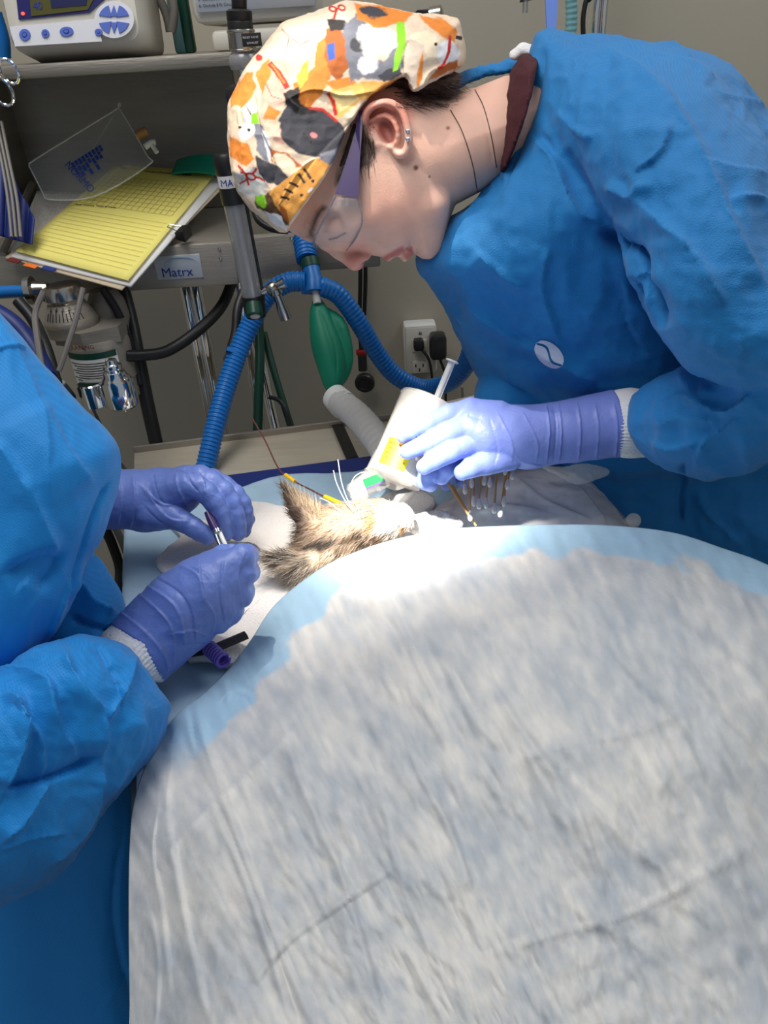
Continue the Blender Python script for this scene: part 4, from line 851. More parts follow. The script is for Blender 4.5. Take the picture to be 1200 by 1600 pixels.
L = [
 ([(358, 150), (372, 128), (395, 110), (400, 135), (385, 165), (362, 175)], OR, 2, 3), ([(358, 215), (385, 225), (398, 250), (385, 262), (360, 245)], OR, 2, 3),
 (disc(386, 190, 16, 28, 10), WH, 2, 3), (disc(370, 185, 12, 22), CR_, 2, 2), ([(395, 190), (412, 195), (425, 240), (420, 262), (400, 235)], GY, 3, 3), ([(408, 200), (418, 208), (427, 245), (420, 252)], WH, 2, 2),
 ([(392, 178), (402, 175), (405, 192), (393, 194)], LM, 1.5, 1), ([(398, 245), (440, 262), (455, 280), (430, 290), (402, 270)], DG, 2, 4), ([(420, 232), (450, 240), (475, 262), (450, 262), (425, 252)], DO, 2, 3), (disc(444, 252, 20, 10, 30), CR_, 2, 2),
 ([(425, 210), (440, 195), (445, 225), (430, 225)], PK, 2, 2), (disc(488, 207, 52, 38, 10), DG, 2, 2), ([(436, 190), (450, 160), (470, 180), (450, 200)], DG, 2, 2), ([(500, 240), (535, 225), (548, 210), (545, 235), (515, 258), (500, 255)], GY, 3, 2),
 (disc(490, 211, 6, 4, 30), K(225, 130, 130), 1.5, .5), (disc(475, 209, 2.4), BK, 1, 0), (disc(486, 222, 2), BK, 1, 0),
 ([(400, 85), (450, 95), (452, 140), (440, 165), (415, 190), (405, 170), (408, 130)], PK, 3, 3), ([(400, 110), (420, 90), (425, 112), (408, 150)], OR, 2, 3), ([(418, 165), (440, 175), (432, 188), (412, 184)], OR, 2, 2),
 ([(460, 130), (490, 105), (495, 70), (512, 55), (520, 110), (500, 150), (482, 168), (462, 170), (455, 150)], OR, 2, 3), ([(440, 145), (470, 135), (470, 160), (495, 175), (470, 180), (445, 165)], BK, 2, 3), ([(462, 120), (482, 92), (480, 125), (468, 140)], K(240, 180, 70), 2, 2),
 ([(508, 45), (530, 38), (545, 60), (548, 100), (530, 130), (515, 120), (508, 80)], DO, 2, 3), ([(512, 30), (540, 30), (545, 45), (515, 50)], BK, 2, 2), ([(510, 70), (522, 65), (524, 90), (514, 95)], K(50, 90, 180), 1.5, 1), ([(505, 130), (550, 120), (560, 135), (520, 142)], OR, 2, 2),
 ([(538, 35), (560, 20), (580, 45), (570, 80), (570, 115), (550, 130), (540, 90)], GY, 3, 4), (disc(560, 70, 14, 12), DG, 2, 2), (disc(590, 62, 34, 24, 20), WH, 5, 6), ([(560, 105), (600, 95), (625, 70), (630, 105), (605, 128), (570, 125)], GY, 4, 5), ([(590, 118), (622, 100), (628, 115), (600, 130)], DG, 2, 3), (disc(575, 100, 18, 14), WH, 3, 4),
 ([(555, 6), (600, 8), (645, 22), (630, 38), (590, 42), (560, 30)], OR, 3, 3), (disc(585, 18, 22, 8, 15), DG, 3, 4), ([(655, 24), (700, 30), (715, 50), (712, 75), (696, 60), (670, 40)], OR, 3, 3), ([(620, 34), (632, 34), (634, 70), (622, 108), (613, 112), (620, 75)], LM, 1.5, 1.5),
 (disc(662, 72, 28, 24), CR_, 3, 4), ([(640, 60), (665, 70), (670, 100), (650, 135), (640, 140), (634, 100)], K(214, 196, 178), 3, 3), ([(655, 95), (662, 80), (660, 125), (650, 138)], OR, 2, 2), (disc(700, 85, 18, 22), WH, 3, 2), ([(680, 110), (700, 100), (715, 92), (716, 104), (690, 118), (668, 126)], DO, 2, 2),
 (strokes([(703, 55), (702, 80), (694, 100), (684, 108)], 5), RD, 1.5, 1), (strokes([(712, 58), (722, 60)], 6), BK, 1, 0),
 ([(512, 142), (560, 130), (600, 130), (606, 140), (560, 160), (535, 180), (525, 182), (515, 165)], K(238, 178, 96), 2, 3), ([(515, 145), (550, 142), (560, 155), (530, 175)], K(244, 214, 150), 3, 2), ([(560, 128), (600, 128), (625, 120), (600, 150), (575, 158)], K(226, 160, 80), 2, 3),
 (strokes([(422, 98), (434, 112), (444, 128), (449, 138)], 9), RD, 1.5, 1), (strokes([(425, 100), (436, 116), (445, 130)], 3), OR, 1, 1), (strokes([(482, 168), (505, 172), (518, 182), (528, 190)], 4), RD, 1.5, 1), (strokes([(512, 145), (520, 158), (524, 180)], 6), RD, 1.5, 1), (disc(405, 90, 5), RD, 1.5, 1),
 ([(420, 300), (440, 285), (470, 262), (496, 246), (516, 258), (496, 290), (468, 328), (452, 348), (430, 335)], K(226, 158, 74), 1.5, 1), ([(436, 318), (448, 330), (452, 350), (440, 345)], DO, 1.5, 2), ([(398, 305), (420, 300), (440, 335), (452, 352), (425, 345), (402, 325)], K(90, 62, 40), 2, 3),
 (disc(408, 312, 8, 14, -20), LM, 2, 2), ([(412, 330), (440, 338), (448, 360), (425, 350)], WH, 1.5, 2), ([(366, 270), (395, 262), (418, 285), (412, 300), (392, 310), (372, 300)], K(225, 222, 215), 2, 2),
]
for a, b, cc, dd in ((452, 285, 466, 292), (444, 296, 458, 302), (438, 308, 452, 312), (466, 272, 476, 286), (474, 263, 486, 280)): L.append((strokes([(a, b), ((a+cc)/2, (b+dd)/2-1), (cc, dd)], 4), BK, 1, .5))
for a, b in ((489, 283), (471, 305), (375, 199), (389, 203), (681, 69)): L.append((disc(a, b, 2.6), BK, 1, 0))
L.append((disc(485, 297, 5, 2.5, -45), WH, 1, 0))
for a, b in (((372, 258), (388, 290)), ((374, 288), (400, 262)), ((376, 270), (415, 282))): L.append((strokes([a, ((a[0]+b[0])/2+4, (a[1]+b[1])/2), b], 3), RD, 1, 1.5))
L.append((disc(392, 276, 9, 6, 20), RD, 1, .5)); L.append((disc(392, 276, 5.5, 3, 20), K(225, 222, 215), 1, .5))
for a, b in ((520, 14), (534, 12)): L.append((disc(a, b, 7, 5, 20), RD, 1, .5)); L.append((disc(a, b, 3.5, 2.2, 20), CR_, 1, 0))
L.append((strokes([(527, 12), (522, 30)], 4), RD, 1, .5))
for pts in (((455, 60), (470, 70), (485, 62)), ((440, 45), (452, 58), (448, 75)), ((415, 130), (425, 150), (440, 155)), ((385, 165), (392, 180))): L.append((strokes(pts, 1.5), K(120, 100, 90), 1, 1))
cc = paint(cv.V, K(226, 202, 176), L); cc = cc*(1+.07*fbm(cv.V*np.array([.15, .15, .1]), 3)[:, None])
cv.build('scrub_cap', capm, person, cc)
cs = surf(cv)
# glasses
gl = mk('safety_glasses', [P(540, 300, .71)], [], M['purple'], person)
gl['label'] = 'clear safety glasses with purple temple arms'
for sg in (-1, 1):
    def q(u, vv, w): return P(u, vv, DH+sg*w*DH/F)
    tpl = [(567, 172), (566, 200), (563, 240), (561, 280), (560, 310), (523, 303), (531, 280), (543, 245), (555, 205), (561, 174)]
    wv = lambda u, vv: 101-2*(vv < 200)
    a_ = [q(u, vv, wv(u, vv)) for u, vv in tpl]; b_ = [q(u, vv, wv(u, vv)-5) for u, vv in tpl]; n_ = len(a_)
    mk('temple_arm', a_+b_, [tuple(range(n_)), tuple(range(2*n_-1, n_-1, -1))]+[(i, i+n_, (i+1) % n_+n_, (i+1) % n_) for i in range(n_)], M['purple'], gl, False)
    for du in (530, 541): MB().tube([q(du+3, 304, 99), q(du, 322, 95)], .0016, 8).build('hinge', M['lens'], gl)
    V = []; ns, nt_ = 16, 10
    cA = cr([(524, 307, 99), (508, 338, 88), (494, 368, 55), (489, 384, 8)], 5); cB = cr([(561, 311, 98), (566, 345, 88), (556, 372, 56), (541, 391, 14)], 5)
    cA = cA[np.linspace(0, len(cA)-1, ns).astype(int)]; cB = cB[np.linspace(0, len(cB)-1, ns).astype(int)]
    for i in range(ns):
        for j in range(nt_): t = j/(nt_-1); p = cA[i]*(1-t)+cB[i]*t; V.append(q(p[0]-3*math.sin(t*PI), p[1], p[2]+5*math.sin(t*PI)))
    solid(mk('lens', V, grid_faces(ns, nt_), M['lens'], gl), .0012)
    MB().tube([q(*p) for p in cA], .0011, 8).build('brow_rim', M['rimc'], gl); MB().tube([q(*p) for p in cB], .0008, 8).build('cheek_rim', M['rimc'], gl)
# earrings, thread necklace
for b in (204, 217):
    p = P(637, b, DH-112*DH/F); MB().lathe(p, -dirw(np.array([0, 0, 1.])), [(-.003, .0014), (0, .0022), (.001, .0016), (.0014, .0006)], 10).build('earring', M['jewel'], person)
for pts in ([(742, 140), (756, 168), (768, 215), (776, 262)], [(704, 172), (722, 205), (738, 255), (746, 300)]):
    q_ = cr(pts, 5); MB().tube([P(a, b, DH+(hs(a, b)-1.)*DH/F) for a, b in q_ if hs(a, b) < 0], .0005, 5).build('necklace', M['thread'], person)
# ---- clothing ------------------------------------------------------------
v = Vol((760, 50, -150), (900, 320, 150), 3, DH)
v.infl([(786, 300), (779, 262), (780, 180), (788, 140), (800, 108), (818, 84), (850, 90), (880, 200), (860, 310)], 60, 118)
v.trim([(770, 320), (779, 262), (780, 180), (788, 140), (800, 108), (818, 80), (845, 60), (838, 110), (824, 172), (800, 240), (786, 272), (772, 300)], 3)
v.mesh(2); v.push(1.2*ridge(v.V*.03)); v.build('undershirt', M['maroon'], person)
v = Vol((795, 55, 0), (850, 110, 70), 2, DH); v.chain([(804, 86, 40, 9), (818, 76, 35, 9), (834, 80, 30, 10)], 5); v.mesh(2); v.build('white_collar', M['knit'], person)
v = Vol((690, 85, 20), (840, 160, 110), 2, DH); v.chain([(708, 134, 80, 9), (740, 116, 84, 9), (775, 108, 84, 8), (806, 100, 80, 10)], 5, 3); v.mesh(2); v.push(1.5*ridge(v.V*.05)); v.build('far_collar', gownm, person)
DG_ = .77
v = Vol((630, 35, -360), (1440, 930, 560), 4.6, DG_)
tor = sp([(846, 55), (900, 58), (1000, 64), (1075, 80), (1130, 106), (1178, 148), (1240, 220), (1340, 340), (1420, 600), (1420, 910), (1180, 905), (1060, 860), (985, 850), (900, 800), (820, 680), (768, 626), (755, 590), (738, 550), (718, 515), (697, 472), (671, 432), (657, 408), (672, 388), (700, 352), (754, 308), (790, 240), (817, 167), (832, 100)], 3)
v.infl(tor, 170, lambda U, V: 150-40*np.clip((V-600)/200, 0, 1), lambda U, V: 20+330*np.clip((V-330)/420, 0, 1)**1.2, 6)
v.chain([(960, 175, -60, 105), (1040, 230, -110, 125), (1100, 335, -160, 128), (1140, 462, -190, 116), (1270, 520, -200, 108)], 22, 3)
v.chain([(1270, 560, -190, 100), (1180, 630, -110, 88), (1110, 655, -60, 84), (1062, 655, -20, 66), (1034, 656, -8, 50)], 8, 3)
v.chain([(900, 480, 180, 90), (830, 590, 180, 62), (795, 625, 160, 50)], 12)   # other sleeve
v.mesh(1)
crumple(v, 6.5, .0075, 1.0, (1, .8, 1)); v.push(2.2*ridge(v.V*.022+8, 2))
v.folds2([
 (((937, 69), (1017, 121), (1062, 175), (1100, 242), (1129, 308), (1158, 375), (1205, 460)), 26, 9, 's'),
 (((833, 212), (867, 246), (883, 292), (904, 330), (935, 345)), 22, 9, 's'), (((946, 287), (975, 300), (992, 308), (1008, 275)), 10, 9, 'r'),
 (((992, 308), (1046, 354), (1092, 400), (1137, 479)), 22, 9, 's'), (((940, 350), (958, 375), (996, 396), (1000, 442), (1021, 470), (1036, 520)), 10, -16, 'r'),
 (((742, 387), (780, 420), (825, 446)), 16, 7, 's'), (((860, 380), (850, 450), (880, 540)), 20, 6, 's'), (((846, 60), (819, 167), (790, 245), (754, 312), (702, 360)), 6, 6, 'r'),
 (((858, 62), (832, 170), (803, 250), (768, 318), (712, 372)), 4, -4, 'r'), (((1045, 60), (1080, 95), (1120, 125)), 12, 6, 's'), (((1098, 140), (1130, 150), (1160, 155), (1198, 162)), 8, 6, 's'),
 (((1100, 250), (1150, 262), (1200, 270)), 14, 6, 's'), (((1140, 310), (1185, 305), (1215, 330)), 10, 6, 's'), (((870, 170), (900, 200), (930, 215)), 12, 5, 's'), (((1050, 190), (1030, 240), (990, 270)), 16, 5, 's'),
 (((1020, 640), (1070, 618), (1130, 640), (1180, 610)), 12, 6, 's'), (((1020, 665), (1060, 650), (1120, 655)), 9, 5, 's'), (((1018, 690), (1050, 700), (1090, 690)), 9, 5, 's'), (((1060, 580), (1090, 620), (1110, 600)), 9, 6, 'r'),
 (((1085, 745), (1100, 690), (1160, 650)), 12, 5, 's'), (((1090, 760), (1110, 800), (1160, 850)), 12, 6, 's'), (((1070, 720), (1064, 820)), 8, -8, 's'), (((720, 470), (800, 520), (870, 560), (940, 600)), 22, 7, 's'), (((960, 430), (985, 520), (1010, 560)), 16, -7, 's')])
gown = v.build('gown', gownm, person); gs = surf(v)
def decal(name, top, bot, n, m, fn, off, D0, par):
    V = []
    for i in range(n):
        for j in range(6):
            x = -1+2*i/(n-1); y = top(x)*(1-j/5)+bot(x)*j/5; u, vv = fn(x, y); V.append(P(u, vv, D0+(gs(u, vv)-off)*D0/F))
    return mk(name, V, grid_faces(n, 6), m, par)
ca, sa = math.cos(math.radians(42)), math.sin(math.radians(42))
fn = lambda x, y: (858+27*x*ca-17*y*sa, 554+27*x*sa+17*y*ca)
el = lambda x: math.sqrt(max(0, 1-x*x)); S_ = lambda x: .35*math.sin(x*3.2)*el(x)
logo = M['badge']; lm = mat('logo_white', s(196, 206, 226), .6)
decal('gown_logo', lambda x: -el(x), lambda x: max(-el(x), min(el(x), S_(x)-.12)), 24, lm, fn, 2.5, DG_, gown)
decal('gown_logo', lambda x: min(el(x), max(-el(x), S_(x)+.12)), lambda x: el(x), 24, lm, fn, 2.5, DG_, gown)
a_ = [P(u, vv, .80) for u, vv in ((851, -30), (874, -30), (868, 56), (855, 56))]; MB().prism(a_, dirw(np.array([0, 0, 1.]))*.003).build('neck_tie', M['tie'], gown)
# cuff and gloves
v = Vol((940, 590, -90), (1040, 740, 90), 2, .80)
v.chain([(960, 661, -12, 51), (985, 661, -12, 54), (1006, 662, -12, 52)], 3); v.mesh(1)
an = np.arctan2(v.V[:, 1]-661, v.V[:, 2]+12); v.push(.8*np.sin(an*60)); v.build('knit_cuff', M['knit'], person)
v = Vol((600, 590, -130), (990, 800, 110), 1.5, .80)
v.chain([(972, 660, -12, 54), (930, 667, -12, 51), (895, 673, -14, 49.5), (860, 678, -16, 48), (825, 684, -18, 50)], 4)
for dw in (-12, 8): v.chain([(840, 681, -18+dw, 42), (800, 680, -22+dw, 43), (765, 678, -26+dw, 40), (738, 668, -30+dw, 34)], 12)
v.chain([(775, 654, -30, 30), (735, 641, -34, 19), (702, 647, -46, 16), (668, 661, -60, 14.5), (640, 676, -62, 12), (630, 684, -58, 10)], 5)
v.chain([(775, 668, -36, 30), (735, 664, -50, 19), (700, 678, -66, 17.5), (665, 694, -76, 15.5), (636, 706, -74, 12.5)], 3)
v.chain([(770, 690, -34, 30), (738, 692, -52, 19), (705, 705, -74, 17.5), (678, 719, -82, 15.5), (663, 729, -80, 13)], 3)
v.chain([(765, 706, -20, 22), (728, 718, -34, 17), (698, 732, -46, 15), (690, 745, -40, 13)], 3)
v.chain([(700, 724, -24, 15), (668, 738, -40, 15), (664, 752, -34, 14), (672, 756, -24, 13)], 3)
v.chain([(795, 712, -40, 24), (758, 724, -58, 19), (735, 731, -72, 16), (722, 738, -70, 13)], 3)
v.trim([(590, 580), (955, 600), (968, 625), (977, 660), (978, 690), (970, 720), (950, 800), (590, 800)], 3)
v.mesh(2)
cre = [(((u0, 626), (u0+6, 670), (u0+2, 722)), 3.0, a, 's') for u0, a in ((853, 3.2), (864, -2.5), (872, 3), (902, 3.2), (930, 2), (960, 3))]
cre += [(((800, 700), (815, 720), (850, 728)), 4, 2, 's'), (((775, 640), (800, 690), (800, 725)), 4, 1.6, 's'), (((765, 650), (778, 700), (772, 730)), 4, -1.6, 's'), (((730, 648), (752, 655)), 4, -2, 'r'), (((815, 640), (840, 690), (838, 725)), 3, 1.8, 's'), (((785, 640), (825, 650), (850, 660)), 3, 1, 's')]
v.folds(cre); v.push(.5*fbm(v.V*.05)); v.build('glove', glovem, person)
v = Vol((660, 570, -60), (900, 800, 110), 2, .87)
v.chain([(850, 610, 30, 30), (800, 622, 10, 30), (765, 650, 10, 34), (735, 690, 10, 30)], 6, 2)
for pts in ([(760, 660, 0, 16), (725, 700, -8, 13), (700, 742, -10, 12), (697, 758, -8, 10)], [(770, 690, 10, 16), (745, 725, 6, 13), (722, 752, 4, 11)], [(740, 640, 30, 16), (700, 670, 30, 13), (680, 700, 28, 11)], [(745, 690, 30, 16), (710, 730, 30, 12), (690, 740, 28, 10)], [(780, 640, -20, 14), (740, 650, -30, 12), (715, 660, -30, 10)]):
    v.chain(pts, 4)
v.mesh(2); v.build('glove', glovem, person)
# ================================================================ SECOND PERSON (left edge, near)
per2 = thing('person', (P(-80, 1000, .62)[0], P(-80, 1000, .62)[1], 0), 'person at the left edge in blue gown, both violet gloves around a slim instrument', 'person')
DL = .60
v = Vol((-490, 330, -200), (230, 1200, 330), 4.2, DL)
v.chain([(-290, 480, 0, 108), (-250, 640, 0, 122), (-240, 900, 0, 122), (-250, 1070, 10, 110)], 20); v.chain([(-270, 520, -60, 80), (-255, 900, -60, 76), (-190, 1120, -60, 66)], 20)
v.infl(sp([(-320, 340), (-150, 380), (-60, 440), (0, 495), (42, 545), (92, 604), (130, 643), (178, 690), (184, 735), (170, 800), (155, 845), (132, 880), (108, 950), (70, 1005), (20, 1060), (-100, 1110), (-320, 1100)], 3), 130, 120, lambda U, V: 0*U+.12*(U))
v.infl(sp([(-320, 860), (100, 866), (140, 868), (168, 900), (188, 935), (196, 990), (190, 1100), (-320, 1110)], 3), 60, 90, 190, 4)
v.mesh(1); crumple(v, 4.5, .0065, 1.0, (1, .6, 1))
v.folds2([(((-20, 670), (40, 760), (95, 880)), 60, 10, 's'), (((0, 900), (60, 870), (95, 878), (60, 930)), 40, -10, 's'), (((70, 1000), (100, 930), (112, 900)), 8, 6, 's'), (((40, 545), (0, 545), (-30, 560)), 6, 3, 's'), (((180, 740), (150, 800), (100, 960)), 10, -5, 's'),
         (((120, 905), (150, 940), (180, 955)), 10, 8, 's'), (((60, 620), (100, 700), (150, 760)), 50, 6, 's'), (((110, 960), (140, 975), (185, 985)), 8, -6, 's'), (((0, 500), (60, 640), (80, 800)), 70, 6, 's')])
v.build('gown', gownl, per2)
v = Vol((-480, -30, -190), (330, 1200, 230), 4.2, DL)
v.ell((-262, 120, 20), (100, 118, 84), -20, 8); v.ell((-215, 175, 20), (70, 75, 66), -20, 16); v.ell((-165, 232, 20), (24, 22, 26), 0, 14)
v.chain([(-142, 150, 20, 10), (-122, 178, 20, 13)], 10); v.ell((-158, 206, 20), (12, 14, 24), -20, 6)
for sg in (-1, 1): v.ell((-255, 165, 20+sg*80), (18, 30, 9), -15, 6); v.ell((-160, 140, 20+sg*38), (14, 12, 18), 0, 6, '-'); v.ell((-166, 142, 20+sg*34), (12, 12, 12), 0, 3)
v.chain([(-262, 210, 20, 62), (-290, 310, 20, 66), (-300, 420, 15, 80)], 24)
v.chain([(-290, 470, 0, 90), (-240, 640, 0, 100), (-230, 900, 0, 100), (-240, 1060, 0, 90)], 30)
v.chain([(-180, 470, 0, 70), (-60, 600, 0, 60), (60, 720, 30, 46), (130, 780, 90, 32)], 20)
v.chain([(-280, 520, -60, 60), (-260, 900, -60, 55), (-180, 1150, -60, 44)], 20)
v.mesh(2); hcut = (v.V[:, 1] < 125) | ((v.V[:, 0] < -270) & (v.V[:, 1] < 210))
v.build('body', skinm, per2, np.tile(np.array(s(214, 166, 144)), (len(v.V), 1)))
v = Vol((-400, -40, -110), (-110, 260, 150), 4, DL); v.ell((-266, 112, 20), (112, 128, 98), -20, 4)
v.trim([(-400, -40), (-140, -40), (-140, 85), (-175, 105), (-235, 130), (-262, 215), (-300, 250), (-400, 250)], 3); v.mesh(2); crumple(v, 3, .02); v.build('scrub_cap', mat('cap_blue', s(60, 110, 170), .8, bump=.3, bscale=600), per2)
v = Vol((-330, 840, 60), (240, 1760, 420), 5.5, .62)
v.infl(sp([(-320, 870), (60, 900), (130, 960), (195, 1050), (205, 1200), (212, 1300), (210, 1420), (214, 1600), (214, 1750), (-320, 1750)], 3), 90, 80, 230)
v.mesh(1); crumple(v, 3.0, .007, 1, (1, .4, 1)); v.folds([(((195, 1300), (180, 1420), (205, 1560)), 14, -8, 's'), (((150, 1590), (190, 1530), (210, 1500)), 10, 5, 's')]); v.build('gown_skirt', gownl, per2)
DS = .58
v = Vol((-260, 960, -230), (290, 1500, 230), 3.4, DS)
v.infl(sp([(-250, 1060), (-100, 1070), (0, 1052), (50, 1016), (105, 992), (152, 992), (194, 1006), (214, 1032), (238, 1062), (260, 1092), (264, 1114), (243, 1170), (207, 1214), (172, 1250), (112, 1338), (62, 1384), (0, 1412), (-100, 1450), (-250, 1480)], 3), 110, 115, lambda U, V: (U-120)*.5)
v.mesh(1); crumple(v, 4.6, .009, 1.0)
v.folds2([(((95, 1005), (112, 1060), (150, 1110), (158, 1160), (158, 1185)), 26, 14, 's'), (((0, 1085), (30, 1100), (34, 1150), (18, 1200), (0, 1248)), 30, 16, 's'), (((-20, 1050), (40, 1050), (75, 1070), (85, 1120), (125, 1190)), 18, 8, 's'),
         (((158, 1180), (110, 1205), (80, 1215), (40, 1225), (0, 1235)), 14, -12, 's'), (((210, 1020), (195, 1080), (165, 1130)), 16, 7, 's'), (((225, 1110), (205, 1180), (165, 1245)), 14, 8, 's'), (((160, 1190), (130, 1290), (60, 1360)), 22, 10, 's'),
         (((80, 1215), (40, 1280), (0, 1320)), 18, 8, 's'), (((100, 1300), (50, 1310), (0, 1330)), 8, 4, 's'), (((20, 1120), (60, 1150), (70, 1220)), 14, 6, 's'), (((150, 1000), (180, 1060), (190, 1110)), 12, -5, 's')])
v.build('sleeve', gownl, per2)
DN = .66
v = Vol((130, 960, -110), (300, 1110, 110), 2, DN)
a0, a1 = np.array([222., 1048, -4]), np.array([192., 1072, -14])
v.chain([(232, 1003, -2, 59), (205, 1030, -6, 60)], 3); v.trim([(150, 975), (262, 960), (300, 1060), (250, 1066), (226, 1064), (200, 1040), (185, 1020), (150, 1000)]); v.mesh(1)
dvec = nrm(np.array([1., -1, 0])); an = np.arctan2((v.V-[220, 1045, 0])@np.array([.7, .7, 0]), v.V[:, 2]); v.push(.7*np.sin(an*60)); v.build('knit_cuff', M['knit'], per2)
# near glove: closed fist seen from its back
v = Vol((130, 830, -120), (430, 1110, 120), 1.7, DN)
v.chain([(222, 1012, -2, 62), (250, 985, 0, 62), (282, 958, 2, 64)], 5)
for w_, rr in ((-22, 44), (18, 46)): v.chain([(285, 950, w_, 56), (320, 925, w_, 54), (345, 905, w_, 46)], 16)
fg = [[(350, 892, -36, 30), (378, 872, -34, 21), (386, 868, -6, 17), (372, 872, 20, 14), (350, 878, 30, 12)],
      [(352, 915, -34, 30), (380, 897, -32, 21), (388, 894, 0, 17), (372, 896, 26, 15), (350, 900, 34, 13)],
      [(350, 940, -30, 30), (374, 928, -28, 21), (380, 924, 4, 17), (364, 924, 30, 15), (342, 926, 38, 13)],
      [(340, 962, -24, 28), (358, 956, -20, 20), (364, 952, 8, 16), (350, 950, 32, 14), (332, 948, 38, 12)],
      [(300, 905, 20, 30), (326, 882, 34, 20), (350, 866, 30, 15), (362, 862, 22, 12)]]
for p_ in fg: v.chain(p_, 5)
v.trim([(165, 972), (224, 1006), (251, 1064), (300, 1100), (430, 1060), (430, 830), (150, 830), (150, 965)], 3)
v.mesh(2)
v.folds([(((212, 905), (262, 935), (283, 965), (290, 1010)), 5, 4.5, 's'), (((200, 915), (245, 950), (270, 985), (272, 1040)), 4, 4, 's'), (((232, 895), (280, 925), (300, 960), (305, 1005)), 4, -3.5, 's'), (((180, 950), (225, 985), (255, 1020), (264, 1055)), 4, 4, 's'),
         (((310, 865), (318, 930), (335, 960), (330, 1000)), 5, 3, 's'), (((275, 880), (310, 900), (322, 945)), 4, 3, 's'), (((350, 870), (345, 930), (352, 985)), 6, -2.5, 's'), (((290, 880), (330, 905), (345, 960)), 5, 2, 's'), (((262, 990), (300, 985), (330, 995)), 4, 3, 's'), (((280, 1010), (310, 1005), (345, 1010)), 4, -3, 's'), (((385, 860), (372, 900), (380, 950)), 4, 2, 's')])
v.push(.8*ridge(v.V*.03)+.4*fbm(v.V*.08)); v.build('glove', glovel, per2)
# far glove: hand arching over the instrument
DF = .80
v = Vol((90, 700, -110), (430, 900, 120), 1.6, DF)
v.chain([(120, 782, 10, 44), (175, 780, 5, 46), (215, 782, 0, 44)], 6); v.chain([(215, 776, 0, 40), (255, 772, -6, 38), (285, 772, -8, 30)], 14); v.chain([(230, 795, 8, 36), (262, 795, 8, 32)], 14)
for p_ in ([(262, 768, -24, 32), (292, 758, -44, 21), (322, 770, -52, 17), (342, 800, -44, 15.5), (352, 832, -30, 13)],
           [(270, 762, -4, 30), (312, 748, -20, 21), (348, 768, -28, 17), (366, 802, -24, 15), (372, 832, -16, 13)],
           [(280, 760, 18, 28), (330, 752, 8, 19), (366, 774, 0, 16), (382, 800, 4, 13.5), (380, 828, 8, 12)],
           [(280, 768, 34, 24), (330, 764, 30, 16), (368, 786, 26, 13.5), (388, 812, 24, 11)],
           [(235, 798, -18, 30), (272, 808, -34, 19), (302, 824, -40, 15.5), (324, 838, -38, 13)]): v.chain(p_, 4, 2)
v.mesh(2)
v.folds([(((208, 742), (212, 780), (204, 825)), 4, 3.5, 's'), (((182, 740), (190, 780), (184, 822)), 4, 3, 's'), (((222, 760), (250, 785), (272, 790)), 4, 3, 's'), (((276, 735), (278, 760), (290, 785)), 4, 3.5, 's'), (((290, 730), (298, 752), (312, 770)), 3, -3, 's'), (((306, 735), (318, 752), (322, 775)), 3, 3, 's'),
         (((230, 770), (262, 808), (300, 815)), 5, 2.6, 's'), (((225, 790), (250, 815), (285, 832)), 4, -2.4, 's'), (((330, 770), (345, 780)), 3, 1.6, 's'), (((240, 740), (246, 770), (258, 790)), 4, -2, 's')])
v.push(.7*ridge(v.V*.035)+.4*fbm(v.V*.08)); v.build('glove', glovel, per2)
# instrument in the hand
tw = thing('forceps', P(342, 840, .775), 'slim instrument with purple grip and bright steel jaws held between the violet gloves', 'instrument')
A_, B_, C_ = P(324, 800, .762), P(338, 829, .757), P(351, 858, .752); ax_ = nrm(C_-B_); sd_ = nrm(np.cross(ax_, dirw(np.array([0, 0, 1.])))); nn2 = np.cross(sd_, ax_)
MB().tube([A_, (A_+B_)/2, B_], [.0035, .0048, .0050], 14).build('grip', M['purple'], tw)
for k in (-1, 1): MB().box((B_+C_)/2+sd_*k*.0026, (.0040, np.linalg.norm(C_-B_), .0045), (sd_, ax_, nn2), .0012).build('jaw', M['chrome'] if k < 0 else M['white'], tw)
MB().tube([B_-ax_*.001, B_+ax_*.003], .0055, 14).build('ferrule', M['chrome'], tw)
# ================================================================ CAT
cat = thing('cat', P(520, 880, .84), 'grey and cream long-haired cat lying with its ears pointing left, its body under the drape', 'cat')
DC = .80
v = Vol((370, 735, -110), (760, 1080, 130), 2, DC)
v.ell((522, 832, 8), (62, 42, 46), -18, 10); v.ell((585, 815, 4), (46, 34, 36), -10, 14); v.ell((625, 808, 0), (24, 22, 24), 0, 10); v.ell((638, 812, -4), (9, 8, 8), 0, 4)
v.ell((560, 842, -26), (12, 8, 8), -20, 6, '-'); v.ell((560, 842, -22), (9, 7, 8), -20, 3); v.ell((575, 790, -24), (8, 6, 6), 20, 4, '-')
v.chain([(520, 850, 10, 44), (480, 900, 20, 44), (450, 955, 40, 46), (440, 1040, 60, 60), (560, 1000, 40, 80)], 14)
v.chain([(492, 822, 2, 28), (470, 795, -2, 17), (454, 774, -4, 9), (439, 754, -6, 2.5)], 10)
v.chain([(478, 884, -22, 26), (448, 878, -28, 16), (424, 874, -32, 9), (402, 870, -34, 2.5)], 10)
v.cap((500, 800, -26), (452, 768, -14), 10, 4, 6, '-'); v.cap((468, 882, -52), (424, 872, -44), 8, 3, 5, '-')
v.mesh(2); v.push(1.2*fbm(v.V*.05))
dk, md, crm, wt = s(72, 62, 56), s(142, 120, 102), s(226, 204, 178), s(240, 232, 222)
